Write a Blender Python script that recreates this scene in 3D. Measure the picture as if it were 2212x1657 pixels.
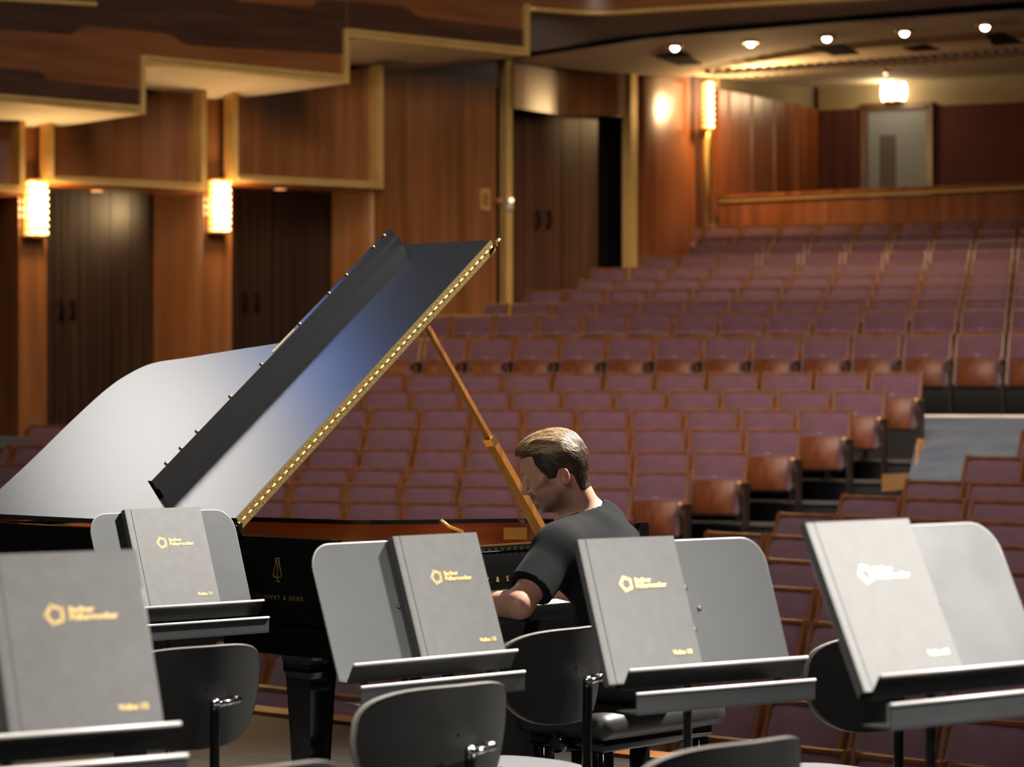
import bpy, bmesh, math, random
import numpy as np
from mathutils import Vector, Matrix, Euler

for o in list(bpy.data.objects):
    bpy.data.objects.remove(o, do_unlink=True)
SC = bpy.context.scene
COL = SC.collection
random.seed(7)
PI = math.pi

# ------------------------------------------------------------------ camera
F = 5800.0            # focal length in pixels of the 2212 x 1657 frame
CX, HY, HC = 1106.0, 845.0, 1.46   # image centre column, horizon row, camera height above the stage
cam = bpy.data.cameras.new('camera')
cam.sensor_width = 36.0
cam.lens = 36.0 * F / 2212.0
cam.shift_y = (HY - 828.5) / 2212.0
cam.clip_end = 200
cam.dof.use_dof = True
cam.dof.focus_distance = 8.35
cam.dof.aperture_fstop = 4.6
cam_o = bpy.data.objects.new('camera', cam)
cam_o.location = (0, 0, HC)
cam_o.rotation_euler = (PI / 2, 0, 0)
COL.objects.link(cam_o)
SC.camera = cam_o

# ------------------------------------------------------------------ colour management, world
SC.view_settings.view_transform = 'Standard'
SC.view_settings.look = 'None'
SC.view_settings.gamma = 1.0
SC.view_settings.use_curve_mapping = False
SC.view_settings.exposure = 0.0
wd = bpy.data.worlds.new('world')
SC.world = wd
wd.use_nodes = True
wd.node_tree.nodes['Background'].inputs[0].default_value = (1.0, 0.86, 0.72, 1)
wd.node_tree.nodes['Background'].inputs[1].default_value = 0.012

# ------------------------------------------------------------------ lamps of the hall (stage rig and house lights) and added fills
def spot(name, loc, target, power, color, angle, blend=0.6, radius=0.25):
    l = bpy.data.lights.new(name, 'SPOT')
    l.energy = power; l.color = color
    l.spot_size = math.radians(angle); l.spot_blend = blend
    l.shadow_soft_size = radius
    o = bpy.data.objects.new(name, l)
    o.location = loc
    o.rotation_euler = (Vector(target) - Vector(loc)).to_track_quat('-Z', 'Y').to_euler()
    COL.objects.link(o)
    return o
def area(name, loc, target, power, color, sx, sy):
    l = bpy.data.lights.new(name, 'AREA')
    l.shape = 'RECTANGLE'; l.size = sx; l.size_y = sy
    l.energy = power; l.color = color
    o = bpy.data.objects.new(name, l)
    o.location = loc
    o.rotation_euler = (Vector(target) - Vector(loc)).to_track_quat('-Z', 'Y').to_euler()
    COL.objects.link(o)
    return o
WHITE = (1.0, 0.95, 0.88)
WARM = (1.0, 0.72, 0.45)
# stage work lights on the rig above the orchestra, then an added fill
spot('stage_light_key', (4.7, 10.6, 8.4), (0.35, 8.3, 0.9), 24000, WHITE, 40, 0.9, 0.22)
spot('stage_light_bar', (1.4, 3.6, 9.2), (0.5, 5.4, 0.9), 2300, WHITE, 30, 0.8, 0.30)
spot('stage_light_bar_left', (-1.6, 3.2, 9.2), (-0.85, 4.6, 0.9), 4200, WHITE, 26, 1.0, 0.30)
spot('stage_light_wing', (7.4, 5.0, 5.9), (1.0, 4.85, 1.15), 8000, WHITE, 25, 1.0, 0.45)
area('face_fill_rear', (-4.0, -3.0, 7.5), (-0.5, 8.0, 1.0), 430, WHITE, 5.0, 1.5)  # added soft fill from behind the camera, brightens the pianist's face
# front-of-house lamps hanging before the stage: a white one and a small blue one
area('front_light_white', (-7.0, 16.5, 9.0), (-1.2, 9.2, 1.2), 120, (1.0, 0.95, 0.90), 2.0, 1.7)
area('front_light_blue', (-5.35, 16.1, 9.0), (-0.7, 9.2, 1.5), 13, (0.07, 0.28, 1.0), 0.4, 0.7)
# house lights under the hall ceiling, with an added side wall fill
def narrow(o, deg): o.data.spread = math.radians(deg)
area('side_wall_fill', (6.5, 18.0, 9.5), (-2.0, 32.0, 5.0), 300, (1.0, 0.88, 0.74), 3.0, 2.0)  # added fill that lifts the side wall and balcony front
narrow(area('house_light_front', (4.0, 14.0, 10.0), (3.4, 19.0, 0.0), 290, (1.0, 0.85, 0.74), 6.0, 3.0), 95)
narrow(area('house_light_middle', (3.2, 20.0, 10.4), (2.4, 28.0, 1.0), 400, (1.0, 0.82, 0.68), 7.0, 3.0), 85)

# ------------------------------------------------------------------ pixel helpers
def ray(x):
    return (x - CX) / F
def P(x, y, d):
    return Vector((ray(x) * d, d, HC - (y - HY) * d / F))
class Plane:
    """vertical plane through p0 along the horizontal direction at angle ang (degrees from the X axis); n points to the room"""
    def __init__(s, p0, ang, off=0.0):
        s.d = Vector((math.cos(math.radians(ang)), math.sin(math.radians(ang))))
        s.n = Vector((s.d.y, -s.d.x))
        s.p = Vector(p0[:2]) + s.n * off
        s.ang = ang
    def off(s, o):
        q = Plane((0, 0), s.ang); q.p = s.p + s.n * o
        return q
    def depth(s, x):
        t = ray(x)
        return (s.p.x * s.d.y - s.p.y * s.d.x) / (t * s.d.y - s.d.x)
    def at(s, x, y):
        return P(x, y, s.depth(x))

# ------------------------------------------------------------------ mesh builder
def unit_noise(*v):
    return math.sin(v[0] * 12.9898 + v[1] * 78.233 + v[2] * 37.719)
class MB:
    def __init__(s):
        s.v = []; s.f = []; s.sm = []
    def add(s, verts, faces, smooth=False):
        b = len(s.v)
        s.v += [tuple(q) for q in verts]
        for f in faces:
            s.f.append(tuple(b + i for i in f)); s.sm.append(smooth)
        return s
    def box(s, c, size, rot=None, taper=None):
        hx, hy, hz = size[0] / 2, size[1] / 2, size[2] / 2
        vs = []
        for z in (-hz, hz):
            k = 1.0
            if taper and z < 0: k = taper
            for x, y in ((-hx, -hy), (hx, -hy), (hx, hy), (-hx, hy)):
                p = Vector((x * k, y * k, z))
                if rot is not None: p = rot @ p
                vs.append(p + Vector(c))
        return s.add(vs, [(3, 2, 1, 0), (4, 5, 6, 7), (0, 1, 5, 4), (1, 2, 6, 5), (2, 3, 7, 6), (3, 0, 4, 7)])
    def hexa(s, p):
        """8 points: bottom ring 0-3, top ring 4-7"""
        return s.add(p, [(3, 2, 1, 0), (4, 5, 6, 7), (0, 1, 5, 4), (1, 2, 6, 5), (2, 3, 7, 6), (3, 0, 4, 7)])
    def bbox(s, c, size, bev=0.01, seg=2, rot=None):
        bm = bmesh.new()
        bmesh.ops.create_cube(bm, size=1.0)
        for v in bm.verts: v.co = Vector((v.co.x * size[0], v.co.y * size[1], v.co.z * size[2]))
        bmesh.ops.bevel(bm, geom=list(bm.edges), offset=bev, segments=seg, profile=0.5, affect='EDGES')
        vs = []
        for v in bm.verts:
            p = v.co.copy()
            if rot is not None: p = rot @ p
            vs.append(p + Vector(c))
        fs = [tuple(v.index for v in f.verts) for f in bm.faces]
        bm.free()
        return s.add(vs, fs, True)
    def slab(s, poly, thick):
        """extrude a planar world polygon by the vector thick"""
        n = len(poly)
        a = [Vector(p) for p in poly]; b = [p + Vector(thick) for p in a]
        fs = [tuple(range(n)), tuple(range(2 * n - 1, n - 1, -1))]
        for i in range(n):
            j = (i + 1) % n
            fs.append((i, i + n, j + n, j))
        return s.add(a + b, fs)
    def quad(s, a, b, c, d):
        return s.add([a, b, c, d], [(0, 1, 2, 3)])
    def grid(s, rows, smooth=True, closed=False):
        m = len(rows[0]); vs = [p for r in rows for p in r]; fs = []
        for i in range(len(rows) - 1):
            for j in range(m if closed else m - 1):
                k = (j + 1) % m
                fs.append((i * m + j, i * m + k, (i + 1) * m + k, (i + 1) * m + j))
        return s.add(vs, fs, smooth)
    def tube(s, path, rad, n=10, cap=True, flat=None):
        path = [Vector(p) for p in path]
        if not isinstance(rad, (list, tuple)): rad = [rad] * len(path)
        t0 = (path[1] - path[0]).normalized()
        ref = Vector((0, 0, 1)) if abs(t0.z) < 0.9 else Vector((1, 0, 0))
        rows = []
        for i, p in enumerate(path):
            t = (path[min(i + 1, len(path) - 1)] - path[max(i - 1, 0)]).normalized()
            a = (ref - t * ref.dot(t)).normalized(); b = t.cross(a); ref = a
            rows.append([p + (a * math.cos(2 * PI * k / n) + b * math.sin(2 * PI * k / n)) * rad[i] for k in range(n)])
        base = len(s.v)
        s.grid(rows, True, True)
        if cap:
            s.f.append(tuple(base + k for k in range(n - 1, -1, -1))); s.sm.append(False)
            e = base + (len(path) - 1) * n
            s.f.append(tuple(e + k for k in range(n))); s.sm.append(False)
        return s
    def lathe(s, prof, c=(0, 0, 0), n=16, axis='z', rot=None, cap=True):
        rows = []
        for r, h in prof:
            row = []
            for k in range(n):
                a = 2 * PI * k / n
                p = Vector((r * math.cos(a), r * math.sin(a), h))
                if axis == 'x': p = Vector((p.z, p.x, p.y))
                if axis == 'y': p = Vector((p.y, p.z, p.x))
                if rot is not None: p = rot @ p
                row.append(p + Vector(c))
            rows.append(row)
        base = len(s.v)
        s.grid(rows, True, True)
        if cap:
            s.f.append(tuple(base + k for k in range(n - 1, -1, -1))); s.sm.append(False)
            e = base + (len(prof) - 1) * n
            s.f.append(tuple(e + k for k in range(n))); s.sm.append(False)
        return s
    def ball(s, c, r, n=10, m=6, sc=(1, 1, 1), rot=None):
        rows = []
        for i in range(m + 1):
            th = PI * i / m
            row = []
            for k in range(n):
                a = 2 * PI * k / n
                p = Vector((r * sc[0] * math.sin(th) * math.cos(a), r * sc[1] * math.sin(th) * math.sin(a), -r * sc[2] * math.cos(th)))
                if rot is not None: p = rot @ p
                row.append(p + Vector(c))
            rows.append(row)
        return s.grid(rows, True, True)
    def mesh(s, name, mat, fix=True):
        me = bpy.data.meshes.new(name)
        me.from_pydata(s.v, [], s.f)
        me.polygons.foreach_set('use_smooth', s.sm)
        if fix:
            bm = bmesh.new(); bm.from_mesh(me)
            bmesh.ops.remove_doubles(bm, verts=bm.verts, dist=1e-6)
            bmesh.ops.recalc_face_normals(bm, faces=bm.faces)
            bm.to_mesh(me); bm.free()
        if mat is not None: me.materials.append(mat)
        me.update()
        return me
    def build(s, name, mat, parent=None, **kw):
        return link(name, s.mesh(name, mat), parent, **kw)

def link(name, me, parent=None, loc=None, rot=None, label=None, cat=None, group=None, kind=None):
    o = bpy.data.objects.new(name, me)
    COL.objects.link(o)
    if parent is not None: o.parent = parent
    if loc is not None: o.location = loc
    if rot is not None: o.rotation_euler = rot
    if label: o['label'] = label
    if cat: o['category'] = cat
    if group: o['group'] = group
    if kind: o['kind'] = kind
    return o
def thing(name, label, cat, loc=(0, 0, 0), rz=0.0, group=None):
    return link(name, None, None, loc, (0, 0, rz), label, cat, group)
def struct(name, label, cat):
    return link(name, None, None, (0, 0, 0), None, label, cat, None, 'structure')
def copy_tree(o, parent=None):
    c = o.copy(); COL.objects.link(c); c.parent = parent
    for ch in o.children: copy_tree(ch, c)
    return c
def smooth_curve(pts, n=8, closed=False):
    out = []
    m = len(pts)
    pts = [Vector(p) for p in pts]
    rng = range(m if closed else m - 1)
    for i in rng:
        p0 = pts[(i - 1) % m] if closed or i > 0 else pts[i] * 2 - pts[i + 1]
        p1 = pts[i]; p2 = pts[(i + 1) % m]
        p3 = pts[(i + 2) % m] if closed or i + 2 < m else p2 * 2 - p1
        for k in range(n):
            t = k / n
            out.append(0.5 * ((2 * p1) + (-p0 + p2) * t + (2 * p0 - 5 * p1 + 4 * p2 - p3) * t * t + (-p0 + 3 * p1 - 3 * p2 + p3) * t ** 3))
    if not closed: out.append(pts[-1])
    return out

# ------------------------------------------------------------------ materials
def nodes(m):
    return m.node_tree.nodes, m.node_tree.links
def mat(name, color, rough=0.5, metal=0.0, spec=0.5, coat=0.0, emit=None, estr=0.0, bump=None, vary=None, sheen=0.0, coords='Object', aniso=None):
    m = bpy.data.materials.new(name); m.use_nodes = True
    N, L = nodes(m)
    b = N['Principled BSDF']
    b.inputs['Base Color'].default_value = (*color, 1)
    b.inputs['Roughness'].default_value = rough
    b.inputs['Metallic'].default_value = metal
    b.inputs['Specular IOR Level'].default_value = spec
    b.inputs['Coat Weight'].default_value = coat
    b.inputs['Coat Roughness'].default_value = 0.08 if coat > 0.3 and rough < 0.1 else 0.30
    if sheen:
        b.inputs['Sheen Weight'].default_value = sheen
        b.inputs['Sheen Roughness'].default_value = 0.5
    if emit:
        b.inputs['Emission Color'].default_value = (*emit, 1)
        b.inputs['Emission Strength'].default_value = estr
    tc = None
    if bump or vary:
        tc = N.new('ShaderNodeTexCoord')
    if vary:        # (scale, (color2), mapping scale, rough variation)
        mp = N.new('ShaderNodeMapping'); mp.inputs['Scale'].default_value = vary[2]
        L.new(tc.outputs[coords], mp.inputs[0])
        nz = N.new('ShaderNodeTexNoise'); nz.inputs['Scale'].default_value = vary[0]; nz.inputs['Detail'].default_value = 6
        L.new(mp.outputs[0], nz.inputs['Vector'])
        rp = N.new('ShaderNodeValToRGB')
        rp.color_ramp.elements[0].position = 0.32; rp.color_ramp.elements[0].color = (*color, 1)
        rp.color_ramp.elements[1].position = 0.70; rp.color_ramp.elements[1].color = (*vary[1], 1)
        L.new(nz.outputs[0], rp.inputs[0])
        L.new(rp.outputs[0], b.inputs['Base Color'])
        if len(vary) > 3:
            mr = N.new('ShaderNodeMapRange')
            mr.inputs[3].default_value = max(0.02, rough - vary[3]); mr.inputs[4].default_value = min(1, rough + vary[3])
            L.new(nz.outputs[0], mr.inputs[0]); L.new(mr.outputs[0], b.inputs['Roughness'])
    if bump:        # (scale, strength, mapping, distance)
        mp = N.new('ShaderNodeMapping'); mp.inputs['Scale'].default_value = bump[2]
        L.new(tc.outputs[coords], mp.inputs[0])
        nz = N.new('ShaderNodeTexNoise'); nz.inputs['Scale'].default_value = bump[0]; nz.inputs['Detail'].default_value = 4
        L.new(mp.outputs[0], nz.inputs['Vector'])
        bp = N.new('ShaderNodeBump'); bp.inputs['Strength'].default_value = bump[1]; bp.inputs['Distance'].default_value = bump[3]
        L.new(nz.outputs[0], bp.inputs['Height']); L.new(bp.outputs[0], b.inputs['Normal'])
    return m

M = {}
def stage_mat():
    m = mat('stage_floor', (0.020, 0.018, 0.016), 0.45)
    N, L = nodes(m); b = N['Principled BSDF']
    tc = N.new('ShaderNodeTexCoord'); mp = N.new('ShaderNodeMapping')
    mp.inputs['Rotation'].default_value = (0, 0, math.radians(42)); mp.inputs['Scale'].default_value = (1.0, 7.0, 1)
    L.new(tc.outputs['Object'], mp.inputs[0])
    n1 = N.new('ShaderNodeTexNoise'); n1.inputs['Scale'].default_value = 3.0; n1.inputs['Detail'].default_value = 8
    n2 = N.new('ShaderNodeTexNoise'); n2.inputs['Scale'].default_value = 16.0; n2.inputs['Detail'].default_value = 5
    L.new(mp.outputs[0], n1.inputs['Vector']); L.new(mp.outputs[0], n2.inputs['Vector'])
    r1 = N.new('ShaderNodeValToRGB'); r1.color_ramp.elements[0].position = .35; r1.color_ramp.elements[0].color = (.016, .015, .014, 1); r1.color_ramp.elements[1].position = .7; r1.color_ramp.elements[1].color = (.034, .031, .028, 1)
    r2 = N.new('ShaderNodeValToRGB'); r2.color_ramp.elements[0].position = .66; r2.color_ramp.elements[0].color = (0, 0, 0, 1); r2.color_ramp.elements[1].position = .72; r2.color_ramp.elements[1].color = (1, 1, 1, 1)
    L.new(n1.outputs[0], r1.inputs[0]); L.new(n2.outputs[0], r2.inputs[0])
    mx = N.new('ShaderNodeMix'); mx.data_type = 'RGBA'; mx.inputs[7].default_value = (.085, .072, .060, 1)
    L.new(r2.outputs[0], mx.inputs[0]); L.new(r1.outputs[0], mx.inputs[6]); L.new(mx.outputs[2], b.inputs['Base Color'])
    bp = N.new('ShaderNodeBump'); bp.inputs['Strength'].default_value = .25; bp.inputs['Distance'].default_value = .003
    L.new(n2.outputs[0], bp.inputs['Height']); L.new(bp.outputs[0], b.inputs['Normal'])
    return m
M['stage_floor'] = stage_mat()
M['edge_wood'] = mat('edge_wood', (0.30, 0.105, 0.03), 0.35, vary=(3, (0.42, 0.17, 0.055), (2, 2, 20)))
M['veneer'] = mat('veneer', (0.17, 0.060, 0.016), 0.34, vary=(2.2, (0.30, 0.115, 0.034), (3.0, 3.0, 0.16), 0.05), coat=0.25)
M['veneer_red'] = mat('veneer_red', (0.15, 0.042, 0.012), 0.30, vary=(2.2, (0.30, 0.095, 0.028), (4.0, 4.0, 0.14), 0.05), coat=0.35)
M['veneer_dark'] = mat('veneer_dark', (0.045, 0.018, 0.010), 0.32, vary=(2.6, (0.11, 0.046, 0.022), (5.0, 5.0, 0.12), 0.05), coat=0.25)
M['fascia'] = mat('fascia', (0.16, 0.052, 0.014), 0.40, vary=(1.6, (0.24, 0.085, 0.025), (0.5, 0.5, 6.0), 0.04), coat=0.1)
M['inlay'] = mat('inlay', (0.042, 0.016, 0.009), 0.42, vary=(1.6, (0.075, 0.030, 0.015), (0.5, 0.5, 8.0), 0.04), coat=0.1)
M['brass'] = mat('brass', (0.62, 0.40, 0.13), 0.30, 1.0)
M['gilt'] = mat('gilt', (0.66, 0.42, 0.13), 0.42, 0.35, vary=(4, (0.74, 0.49, 0.17), (1, 1, 1)))
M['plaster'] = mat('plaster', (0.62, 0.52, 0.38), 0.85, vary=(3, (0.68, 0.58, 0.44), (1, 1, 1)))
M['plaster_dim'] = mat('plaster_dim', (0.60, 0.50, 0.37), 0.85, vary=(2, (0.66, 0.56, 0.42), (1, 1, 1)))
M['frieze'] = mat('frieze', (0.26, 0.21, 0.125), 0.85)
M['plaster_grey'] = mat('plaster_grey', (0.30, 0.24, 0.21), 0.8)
M['black_void'] = mat('black_void', (0.008, 0.006, 0.005), 0.9, spec=0.1)
M['maroon'] = mat('maroon', (0.050, 0.009, 0.008), 0.85, vary=(3, (0.075, 0.014, 0.012), (6, 6, 0.2)))
M['grey_door'] = mat('grey_door', (0.16, 0.19, 0.24), 0.55)  # bluish tint stands in for cooler light falling on the door
M['dark_grey'] = mat('dark_grey', (0.055, 0.055, 0.058), 0.6)
M['door_wood'] = mat('door_wood', (0.016, 0.007, 0.004), 0.36, vary=(3.0, (0.044, 0.020, 0.011), (6.0, 6.0, 0.12), 0.06))
M['lamp_glass'] = mat('lamp_glass', (1, 0.9, 0.7), 0.3, emit=(1.0, 0.60, 0.22), estr=3.2)
M['sconce_glass'] = mat('sconce_glass', (1, 0.9, 0.7), 0.3, emit=(1.0, 0.78, 0.46), estr=9.0)
M['downlight'] = mat('downlight', (1, 0.9, 0.7), 0.3, emit=(1.0, 0.82, 0.60), estr=30.0)
M['copper_glow'] = mat('copper_glow', (0.8, 0.4, 0.2), 0.4, emit=(1.0, 0.42, 0.18), estr=0.7)
M['seat_fabric'] = mat('seat_fabric', (0.098, 0.043, 0.060), 0.85, spec=0.2, vary=(7, (0.122, 0.054, 0.074), (1, 1, 1)), sheen=0.35, bump=(300, 0.15, (1, 1, 1), 0.002))
M['seat_wood'] = mat('seat_wood', (0.135, 0.046, 0.015), 0.36, vary=(9, (0.22, 0.082, 0.028), (1, 1, 0.15)), coat=0.15)
M['seat_panel'] = mat('seat_panel', (0.070, 0.017, 0.0045), 0.48, spec=0.35, vary=(5, (0.16, 0.042, 0.010), (4.0, 4.0, 0.25), 0.05))
M['seat_metal'] = mat('seat_metal', (0.030, 0.022, 0.020), 0.5, 0.3)
M['aisle_black'] = mat('aisle_black', (0.008, 0.008, 0.008), 0.7)
M['tread_grey'] = mat('tread_grey', (0.075, 0.070, 0.065), 0.8)
M['carpet'] = mat('carpet', (0.085, 0.105, 0.145), 0.95, spec=0.1, vary=(2.5, (0.13, 0.145, 0.17), (1, 1, 1)), bump=(150, 0.3, (1, 1, 1), 0.004))
M['light_oak'] = mat('light_oak', (0.30, 0.15, 0.06), 0.5, vary=(3, (0.36, 0.19, 0.08), (1, 1, 8)))
M['lacquer'] = mat('lacquer', (0.003, 0.003, 0.003), 0.045, spec=0.6, coat=0.4)
M['lid_satin'] = mat('lid_satin', (0.010, 0.010, 0.0105), 0.24, spec=0.6, bump=(120, 0.02, (1, 1, 1), 0.001))
M['mahogany'] = mat('mahogany', (0.085, 0.014, 0.003), 0.25, vary=(3, (0.14, 0.028, 0.006), (0.8, 0.8, 14)), coat=0.3)
M['gold_plate'] = mat('gold_plate', (0.30, 0.17, 0.045), 0.42, 0.6)
M['brass_dull'] = mat('brass_dull', (0.36, 0.25, 0.09), 0.42, 0.9)
M['rim_line'] = mat('rim_line', (0.30, 0.30, 0.29), 0.40, 0.2)
M['seat_tag'] = mat('seat_tag', (0.22, 0.19, 0.17), 0.6)
M['spruce'] = mat('spruce', (0.55, 0.32, 0.12), 0.4)
M['ivory'] = mat('ivory', (0.80, 0.77, 0.70), 0.22)
M['ebony'] = mat('ebony', (0.006, 0.006, 0.006), 0.25)
M['prop_wood'] = mat('prop_wood', (0.10, 0.034, 0.006), 0.30, vary=(5, (0.18, 0.070, 0.014), (14, 14, 0.7)), coat=0.3)
M['stand_black'] = mat('stand_black', (0.030, 0.032, 0.033), 0.50, spec=0.35, vary=(9, (0.036, 0.038, 0.039), (1, 1, 1), 0.05))
M['stand_edge'] = mat('stand_edge', (0.62, 0.60, 0.57), 0.34, 0.3)
M['stand_metal'] = mat('stand_metal', (0.012, 0.012, 0.013), 0.35, 0.4)
M['chrome'] = mat('chrome', (0.55, 0.55, 0.56), 0.12, 1.0)
M['folder'] = mat('folder', (0.072, 0.069, 0.066), 0.52, spec=0.5, bump=(700, 0.35, (1, 1, 1), 0.0008), vary=(30, (0.086, 0.083, 0.079), (1, 1, 1)))
M['folder_edge'] = mat('folder_edge', (0.30, 0.28, 0.25), 0.7)
M['gold_print'] = mat('gold_print', (0.62, 0.43, 0.17), 0.45, 0.35)
M['gold_inlay'] = mat('gold_inlay', (0.55, 0.36, 0.13), 0.35, 0.7)
M['chair_shell'] = mat('chair_shell', (0.010, 0.010, 0.0095), 0.48, spec=0.3)
M['chair_edge'] = mat('chair_edge', (0.20, 0.185, 0.165), 0.45)
M['chair_seat'] = mat('chair_seat', (0.050, 0.050, 0.052), 0.75, bump=(400, 0.2, (1, 1, 1), 0.001), sheen=0.2)
M['chair_steel'] = mat('chair_steel', (0.012, 0.012, 0.013), 0.22, 0.7)
M['leather'] = mat('leather', (0.020, 0.019, 0.019), 0.42, bump=(250, 0.25, (1, 1, 1), 0.001))
M['skin_plain'] = mat('skin_plain', (0.52, 0.27, 0.18), 0.48)
M['shirt'] = mat('shirt', (0.0072, 0.0076, 0.0080), 0.9, spec=0.1, sheen=0.02, bump=(900, 0.3, (1, 1, 1), 0.0006))
M['trousers'] = mat('trousers', (0.010, 0.010, 0.012), 0.85)
M['shoe'] = mat('shoe', (0.010, 0.009, 0.009), 0.3)
M['sign_gold'] = mat('sign_gold', (0.50, 0.32, 0.09), 0.5, 0.2)
M['sign_red'] = mat('sign_red', (0.20, 0.035, 0.03), 0.6)
M['white_plastic'] = mat('white_plastic', (0.6, 0.55, 0.48), 0.4)
M['indicator'] = mat('indicator', (0.9, 0.7, 0.5), 0.4, emit=(1.0, 0.75, 0.5), estr=2.0)
# ================================================================== STRUCTURE
UA = 42.0                                   # angle of the stage edge against the picture plane
def hall(rho, s, z, phi=UA):
    """point at distance rho along the row normal and s along the row"""
    c, k = math.cos(math.radians(phi)), math.sin(math.radians(phi))
    return Vector((k * rho + c * s, c * rho - k * s, z))

# ---- stage floor: boards on a dark base, wooden edge strip
floor = struct('floor', 'black painted stage floor of worn narrow boards', 'floor')
mb = MB()
mb.hexa([hall(-6, -14, -0.5), hall(-6, 14, -0.5), hall(8.24, 14, -0.5), hall(8.24, -14, -0.5),
         hall(-6, -14, -0.012), hall(-6, 14, -0.012), hall(8.24, 14, -0.012), hall(8.24, -14, -0.012)])
mb.build('stage_base', M['stage_floor'], floor)
bw = 0.16
n = 0
for i in range(58):
    r0 = 8.23 - (i + 1) * bw
    off = random.uniform(-1.5, 1.5)
    cuts = [-12 + 0.0] + [off - 4.0, off + 0.6] + [11.5]
    for a, b in zip(cuts[:-1], cuts[1:]):
        mb = MB()
        mb.hexa([hall(r0 + 0.0015, a, -0.012), hall(r0 + 0.0015, b - 0.003, -0.012), hall(r0 + bw - 0.0015, b - 0.003, -0.012), hall(r0 + bw - 0.0015, a, -0.012),
                 hall(r0 + 0.0015, a, 0.0), hall(r0 + 0.0015, b - 0.003, 0.0), hall(r0 + bw - 0.0015, b - 0.003, 0.0), hall(r0 + bw - 0.0015, a, 0.0)])
        mb.build('board', M['stage_floor'], floor)
trim = struct('trim_1', 'orange brown wooden strip along the front edge of the stage', 'trim')
mb = MB()
mb.hexa([hall(8.26, -14, -0.10), hall(8.26, 14, -0.10), hall(8.36, 14, -0.10), hall(8.36, -14, -0.10),
         hall(8.26, -14, 0.012), hall(8.26, 14, 0.012), hall(8.36, 14, 0.022), hall(8.36, -14, 0.022)])
mb.build('edge_strip', M['edge_wood'], trim)
mb = MB()
mb.hexa([hall(8.24, -14, -1.6), hall(8.24, 14, -1.6), hall(8.33, 14, -1.6), hall(8.33, -14, -1.6),
         hall(8.24, -14, -0.10), hall(8.24, 14, -0.10), hall(8.33, 14, -0.10), hall(8.33, -14, -0.10)])
mb.build('stage_front_board', M['veneer_dark'], trim)

# ---- seating rows: each entry gives the row normal distance, a reference pixel on the top rail, and its two ends in pixels
SEAT_H, SEAT_W = 0.90, 0.58
CENTRE = [(11.12, 1950, 1632, 400, 2290), (11.80, 1700, 1506, 470, 2290), (12.48, 1700, 1415, 800, 2290), (13.16, 1693, 1334, 1010, 2290),
          (13.84, 1675, 1263, 1190, 2290), (14.52, 1666, 1204, 1370, 2290), (15.20, 1600, 1149, 1524, 2290), (15.88, 1900, 1113, 1680, 2290),
          (16.56, 1900, 1069, 1817, 2290), (17.24, 2000, 1035, 1956, 2290), (17.92, 2120, 983, 2086, 2290), (18.60, 2205, 929, 2206, 2290)]
SIDE = [(22.00, 870, 1081, 190, 1262), (22.67, 870, 1044, 80, 1375), (23.34, 870, 1010, -60, 1498), (24.01, 870, 967, -60, 1624),
        (24.68, 870, 920, 45, 1737), (25.35, 870, 880, 162, 1847), (26.02, 870, 841, 285, 1921), (26.69, 870, 805, 400, 2000)]
UPPER = [(29.60, 2200, 720, 770, 2290), (31.10, 2200, 666, 900, 2290), (31.97, 2200, 640, 1021, 2290), (32.84, 2200, 612, 1125, 2290),
         (33.71, 2200, 588, 1226, 2290), (34.58, 2200, 562, 1312, 2290), (35.45, 2200, 538, 1400, 2290), (36.32, 2200, 516, 1475, 2290),
         (37.19, 2200, 496, 1468, 2290), (38.06, 2200, 473, 1463, 2290)]
BLOCKS = [('front', 43.0, CENTRE, 'l'), ('side', 23.0, SIDE, 'r'), ('rear', 21.0, UPPER, 'r2')]
def row_geom(phi, rho, xr, yr):
    c, k = math.cos(math.radians(phi)), math.sin(math.radians(phi))
    d = rho / (c + ray(xr) * k)
    z = HC - (yr - HY) * d / F
    def s_of(x):
        dd = rho / (c + ray(x) * k)
        return c * ray(x) * dd - k * dd
    return z - SEAT_H, s_of
audience = struct('floor_audience', 'stepped dark auditorium floor under the rows of seats', 'floor')
SEATS = []
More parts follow.
